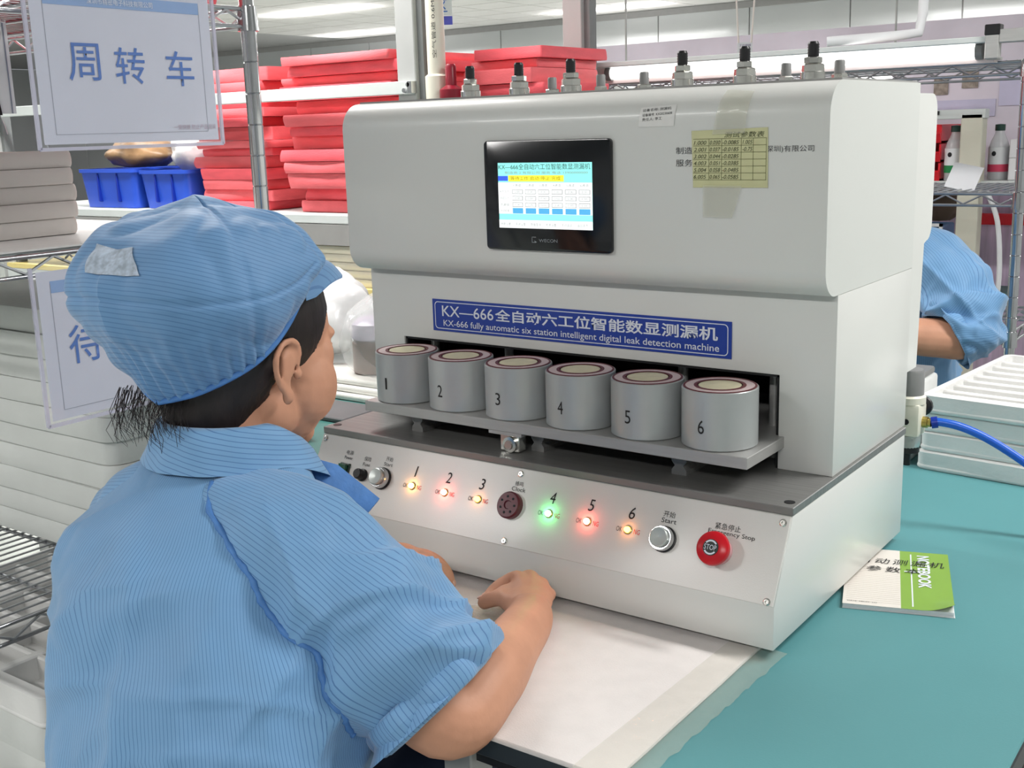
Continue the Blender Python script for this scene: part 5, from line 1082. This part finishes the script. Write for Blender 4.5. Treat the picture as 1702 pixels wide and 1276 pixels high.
def chain(*p): return list(p)
R_HAND = ([((0.480, -0.070, 0.040), (0.030, 0.038, 0.018), 0.35), ((0.468, -0.052, 0.046), (0.030, 0.020, 0.014), 0.3), ((0.447, -0.064, 0.040), (0.020, 0.017, 0.012), 0.3)],
    [(chain((0.478, -0.072, 0.045), (0.450, -0.046, 0.053), (0.431, -0.037, 0.047), (0.417, -0.052, 0.037), (0.412, -0.066, 0.027)), 0.0105, 0.0074),
     (chain((0.483, -0.070, 0.045), (0.463, -0.038, 0.053), (0.439, -0.019, 0.044), (0.424, -0.027, 0.027), (0.420, -0.045, 0.017)), 0.0105, 0.0074),
     (chain((0.490, -0.070, 0.042), (0.476, -0.036, 0.047), (0.456, -0.015, 0.036), (0.442, -0.020, 0.019), (0.434, -0.036, 0.011)), 0.0100, 0.0070),
     (chain((0.497, -0.072, 0.038), (0.489, -0.040, 0.039), (0.474, -0.020, 0.027), (0.461, -0.022, 0.014), (0.452, -0.034, 0.008)), 0.0092, 0.0062),
     (chain((0.492, -0.094, 0.034), (0.466, -0.086, 0.039), (0.443, -0.076, 0.038), (0.425, -0.073, 0.031), (0.411, -0.071, 0.023)), 0.0125, 0.0088)])
_f = lambda p: (p[0] - 0.002, p[1] - 0.018, p[2] - 0.009)
R_HAND = ([(_f(c), r, e) for c, r, e in R_HAND[0]], [([_f(p) for p in pts], r0 * 1.06, r1 * 1.08) for pts, r0, r1 in R_HAND[1]])
def lfin(y, z, s=1.0): return chain((0.262, y * 0.9 - 0.01, z), (0.292, y, z + 0.002), (0.292 + 0.026 * s, y + 0.003, z - 0.004), (0.292 + 0.042 * s, y + 0.006, z - 0.018), (0.292 + 0.046 * s, y + 0.008, z - 0.032))
L_HAND = ([((0.266, -0.093, 0.048), (0.032, 0.034, 0.016), -0.2)],
    [(lfin(-0.110, 0.048), 0.0102, 0.0072), (lfin(-0.094, 0.051, 1.08), 0.0102, 0.0074), (lfin(-0.078, 0.049), 0.0100, 0.007), (lfin(-0.064, 0.044, 0.8), 0.009, 0.0062),
     (chain((0.250, -0.112, 0.042), (0.276, -0.124, 0.034), (0.300, -0.124, 0.026), (0.318, -0.116, 0.020)), 0.0125, 0.0085)])
op, opj = person('woman in blue pinstripe jacket and cap, back to the camera, working at the machine', Vector((0.2475, -0.2955, 0.352)), math.radians(4), math.radians(-8),
    [((.352, -.488, -.30), .180, .132), ((.348, -.484, -.15), .178, .132), ((.334, -.468, 0.0), .174, .130), ((.306, -.444, .10), .170, .125), ((.268, -.415, .165), .168, .118), ((.262, -.388, .205), .142, .100), ((.258, -.366, .235), .106, .084), ((.255, -.350, .255), .080, .072), ((.254, -.340, .272), .063, .062)],
    [[((.385, -.40, .18), .05), ((.48, -.375, .10), .046), ((.556, -.352, .020), .041), ((.560, -.285, .030), .0385), ((.530, -.200, .028), .0335), ((.502, -.125, .023), .0295), ((.488, -.100, .028), .026)],
     [((.14, -.38, .165), .045), ((.085, -.325, .10), .043), ((.065, -.262, .045), .040), ((.12, -.19, .045), .039), ((.19, -.13, .048), .031), ((.245, -.103, .049), .026), ((.262, -.096, .048), .024)]],
    [R_HAND, L_HAND],
    [([(.272, -.375, .195), (.318, -.385, .192), (.368, -.388, .182), (.420, -.382, .152), (.474, -.373, .108), (.520, -.362, .064), (.550, -.355, .034)], [.045, .060, .072, .076, .076, .075, .070], 2.0),
     ([(.238, -.375, .195), (.195, -.385, .188), (.150, -.378, .172), (.112, -.355, .140), (.082, -.320, .10), (.066, -.278, .060), (.075, -.252, .050)], [.045, .058, .062, .062, .060, .058, .056], 5.0)],
    [([(.42, -.46, -.28), (.40, -.28, -.235), (.33, -.08, -.24), (.33, -.04, -.45), (.33, -.05, -.72)], [.095, .088, .075, .060, .050]), ([(.27, -.46, -.28), (.24, -.28, -.235), (.17, -.08, -.24), (.17, -.04, -.45), (.17, -.05, -.72)], [.095, .088, .075, .060, .050])],
    [(.33, -.04, 1), (.17, -.04, 1)])
from mathutils.bvhtree import BVHTree
def surf(o): return BVHTree.FromPolygons([v.co for v in o.data.vertices], [p.vertices for p in o.data.polygons])
slv = [c for c in opj.children if c.name.startswith('sleeve')][0]
bt, bs = surf(opj), surf(slv); pts = []
for v in slv.data.vertices:                       # where the sleeve skin meets the jacket skin on the back side
    loc, nrm, i_, d_ = bt.find_nearest(v.co)
    if d_ is not None and d_ < 0.0035 and loc.y < -0.40 and loc.z > 0.02: pts.append(loc + nrm * 0.001)
pts.sort(key=lambda q: -q.z); line = []
k = 0
while k < len(pts):
    grp_ = [q for q in pts if pts[k].z - 0.016 < q.z <= pts[k].z]; line.append(sum(grp_, Vector()) / len(grp_)); k += len(grp_)
if len(line) > 3:
    line = [tuple(q) for q in line]; n_ = 60
    sm_ = MB(); sm_.tube([Vector(catmull(line, i / n_)) + Vector((0.0008 * math.sin(i * 2.1), 0, 0)) for i in range(n_ + 1)], [0.0032 + 0.0008 * math.sin(i * 1.7) for i in range(n_ + 1)], 8); sm_.build('raglan_seam', SEAMC, opj, 180)
lp = MB(); LP = [(.280, -.300, .252), (.330, -.252, .226), (.372, -.230, .186), (.366, -.268, .160), (.310, -.318, .215)]
lpc = Vector((.330, -.272, .210))
lp.add(LP + [tuple(lpc + Vector((0.006, 0.0, 0.006)))] + [(x - 0.003, y, z - 0.004) for x, y, z in LP], [(i, (i + 1) % 5, 5) for i in range(5)] + [(i, i + 6, (i + 1) % 5 + 6, (i + 1) % 5) for i in range(5)] + [(10, 9, 8, 7, 6)])
lp.build('lapel', SEAMC, opj, 60)
# stool
st_ = thing('work_stool', (.34, -.49, FLOORZ), 'black round work stool under the operator', 'stool')
MB().lathe([(0.0, -0.445), (0.16, -0.445), (0.175, -0.43), (0.175, -0.405), (0.15, -0.392), (0, -0.392)], (.34, -.49, 0), 'z', 32).build('seat', BLACKP, st_)
MB().cyl((.34, -.49, FLOORZ + 0.06), 0.022, 0.26, 'z', 16).build('pole', CHROME, st_)
for k in range(5):
    a = 2 * math.pi * k / 5; MB().tube([(.34, -.49, FLOORZ + 0.075), (.34 + 0.24 * math.cos(a), -.49 + 0.24 * math.sin(a), FLOORZ + 0.03)], [0.018, 0.012], 8).build('leg', BLACKP, st_)

# second worker on the far side of the bench, facing the camera side
def flip(h, dx, dy, dz):
    f = lambda p: (dx - p[0], dy - p[1], p[2] + dz)
    return ([(f(c), r, e) for c, r, e in h[0]], [([f(p) for p in pts], a, b) for pts, a, b in h[1]])
w2, w2j = person('worker in blue jacket behind the machine, only one bent arm showing', Vector((0.340, 1.475, 0.455)), math.radians(180), math.radians(-12),
    [((.34, 1.62, -.30), .205, .15), ((.34, 1.61, -.15), .200, .148), ((.34, 1.59, 0.0), .195, .14), ((.34, 1.57, .12), .190, .13), ((.34, 1.545, .24), .175, .115), ((.34, 1.53, .29), .145, .095), ((.34, 1.52, .325), .105, .082), ((.34, 1.515, .348), .078, .070), ((.34, 1.51, .368), .062, .06)],
    [[((.48, 1.52, .27), .05), ((.56, 1.47, .19), .046), ((.598, 1.425, .120), .043), ((.54, 1.395, .120), .044), ((.46, 1.36, .12), .038), ((.37, 1.315, .085), .028), ((.345, 1.30, .07), .025)],
     [((.20, 1.52, .27), .05), ((.12, 1.47, .18), .046), ((.09, 1.41, .10), .041), ((.13, 1.36, .09), .038), ((.19, 1.31, .07), .030), ((.230, 1.283, .06), .026)]],
    [flip(L_HAND, 0.605, 1.205, 0.02), flip(R_HAND, 0.725, 1.20, 0.025)],
    [([(.40, 1.54, .26), (.46, 1.52, .272), (.525, 1.485, .245), (.575, 1.452, .185), (.592, 1.430, .135), (.568, 1.412, .120)], [.06, .074, .074, .068, .066, .062], 3.0),
     ([(.28, 1.54, .26), (.22, 1.52, .272), (.155, 1.49, .235), (.11, 1.45, .16), (.098, 1.415, .11), (.112, 1.385, .095)], [.06, .074, .072, .066, .060, .056], 8.0)],
    [([(.26, 1.60, -.28), (.26, 1.42, -.235), (.26, 1.22, -.24), (.26, 1.20, -.45), (.26, 1.21, -.72)], [.095, .088, .075, .060, .050]), ([(.42, 1.60, -.28), (.42, 1.42, -.235), (.42, 1.22, -.24), (.42, 1.20, -.45), (.42, 1.21, -.72)], [.095, .088, .075, .060, .050])],
    [(.26, 1.20, -1), (.42, 1.20, -1)], hero=False)
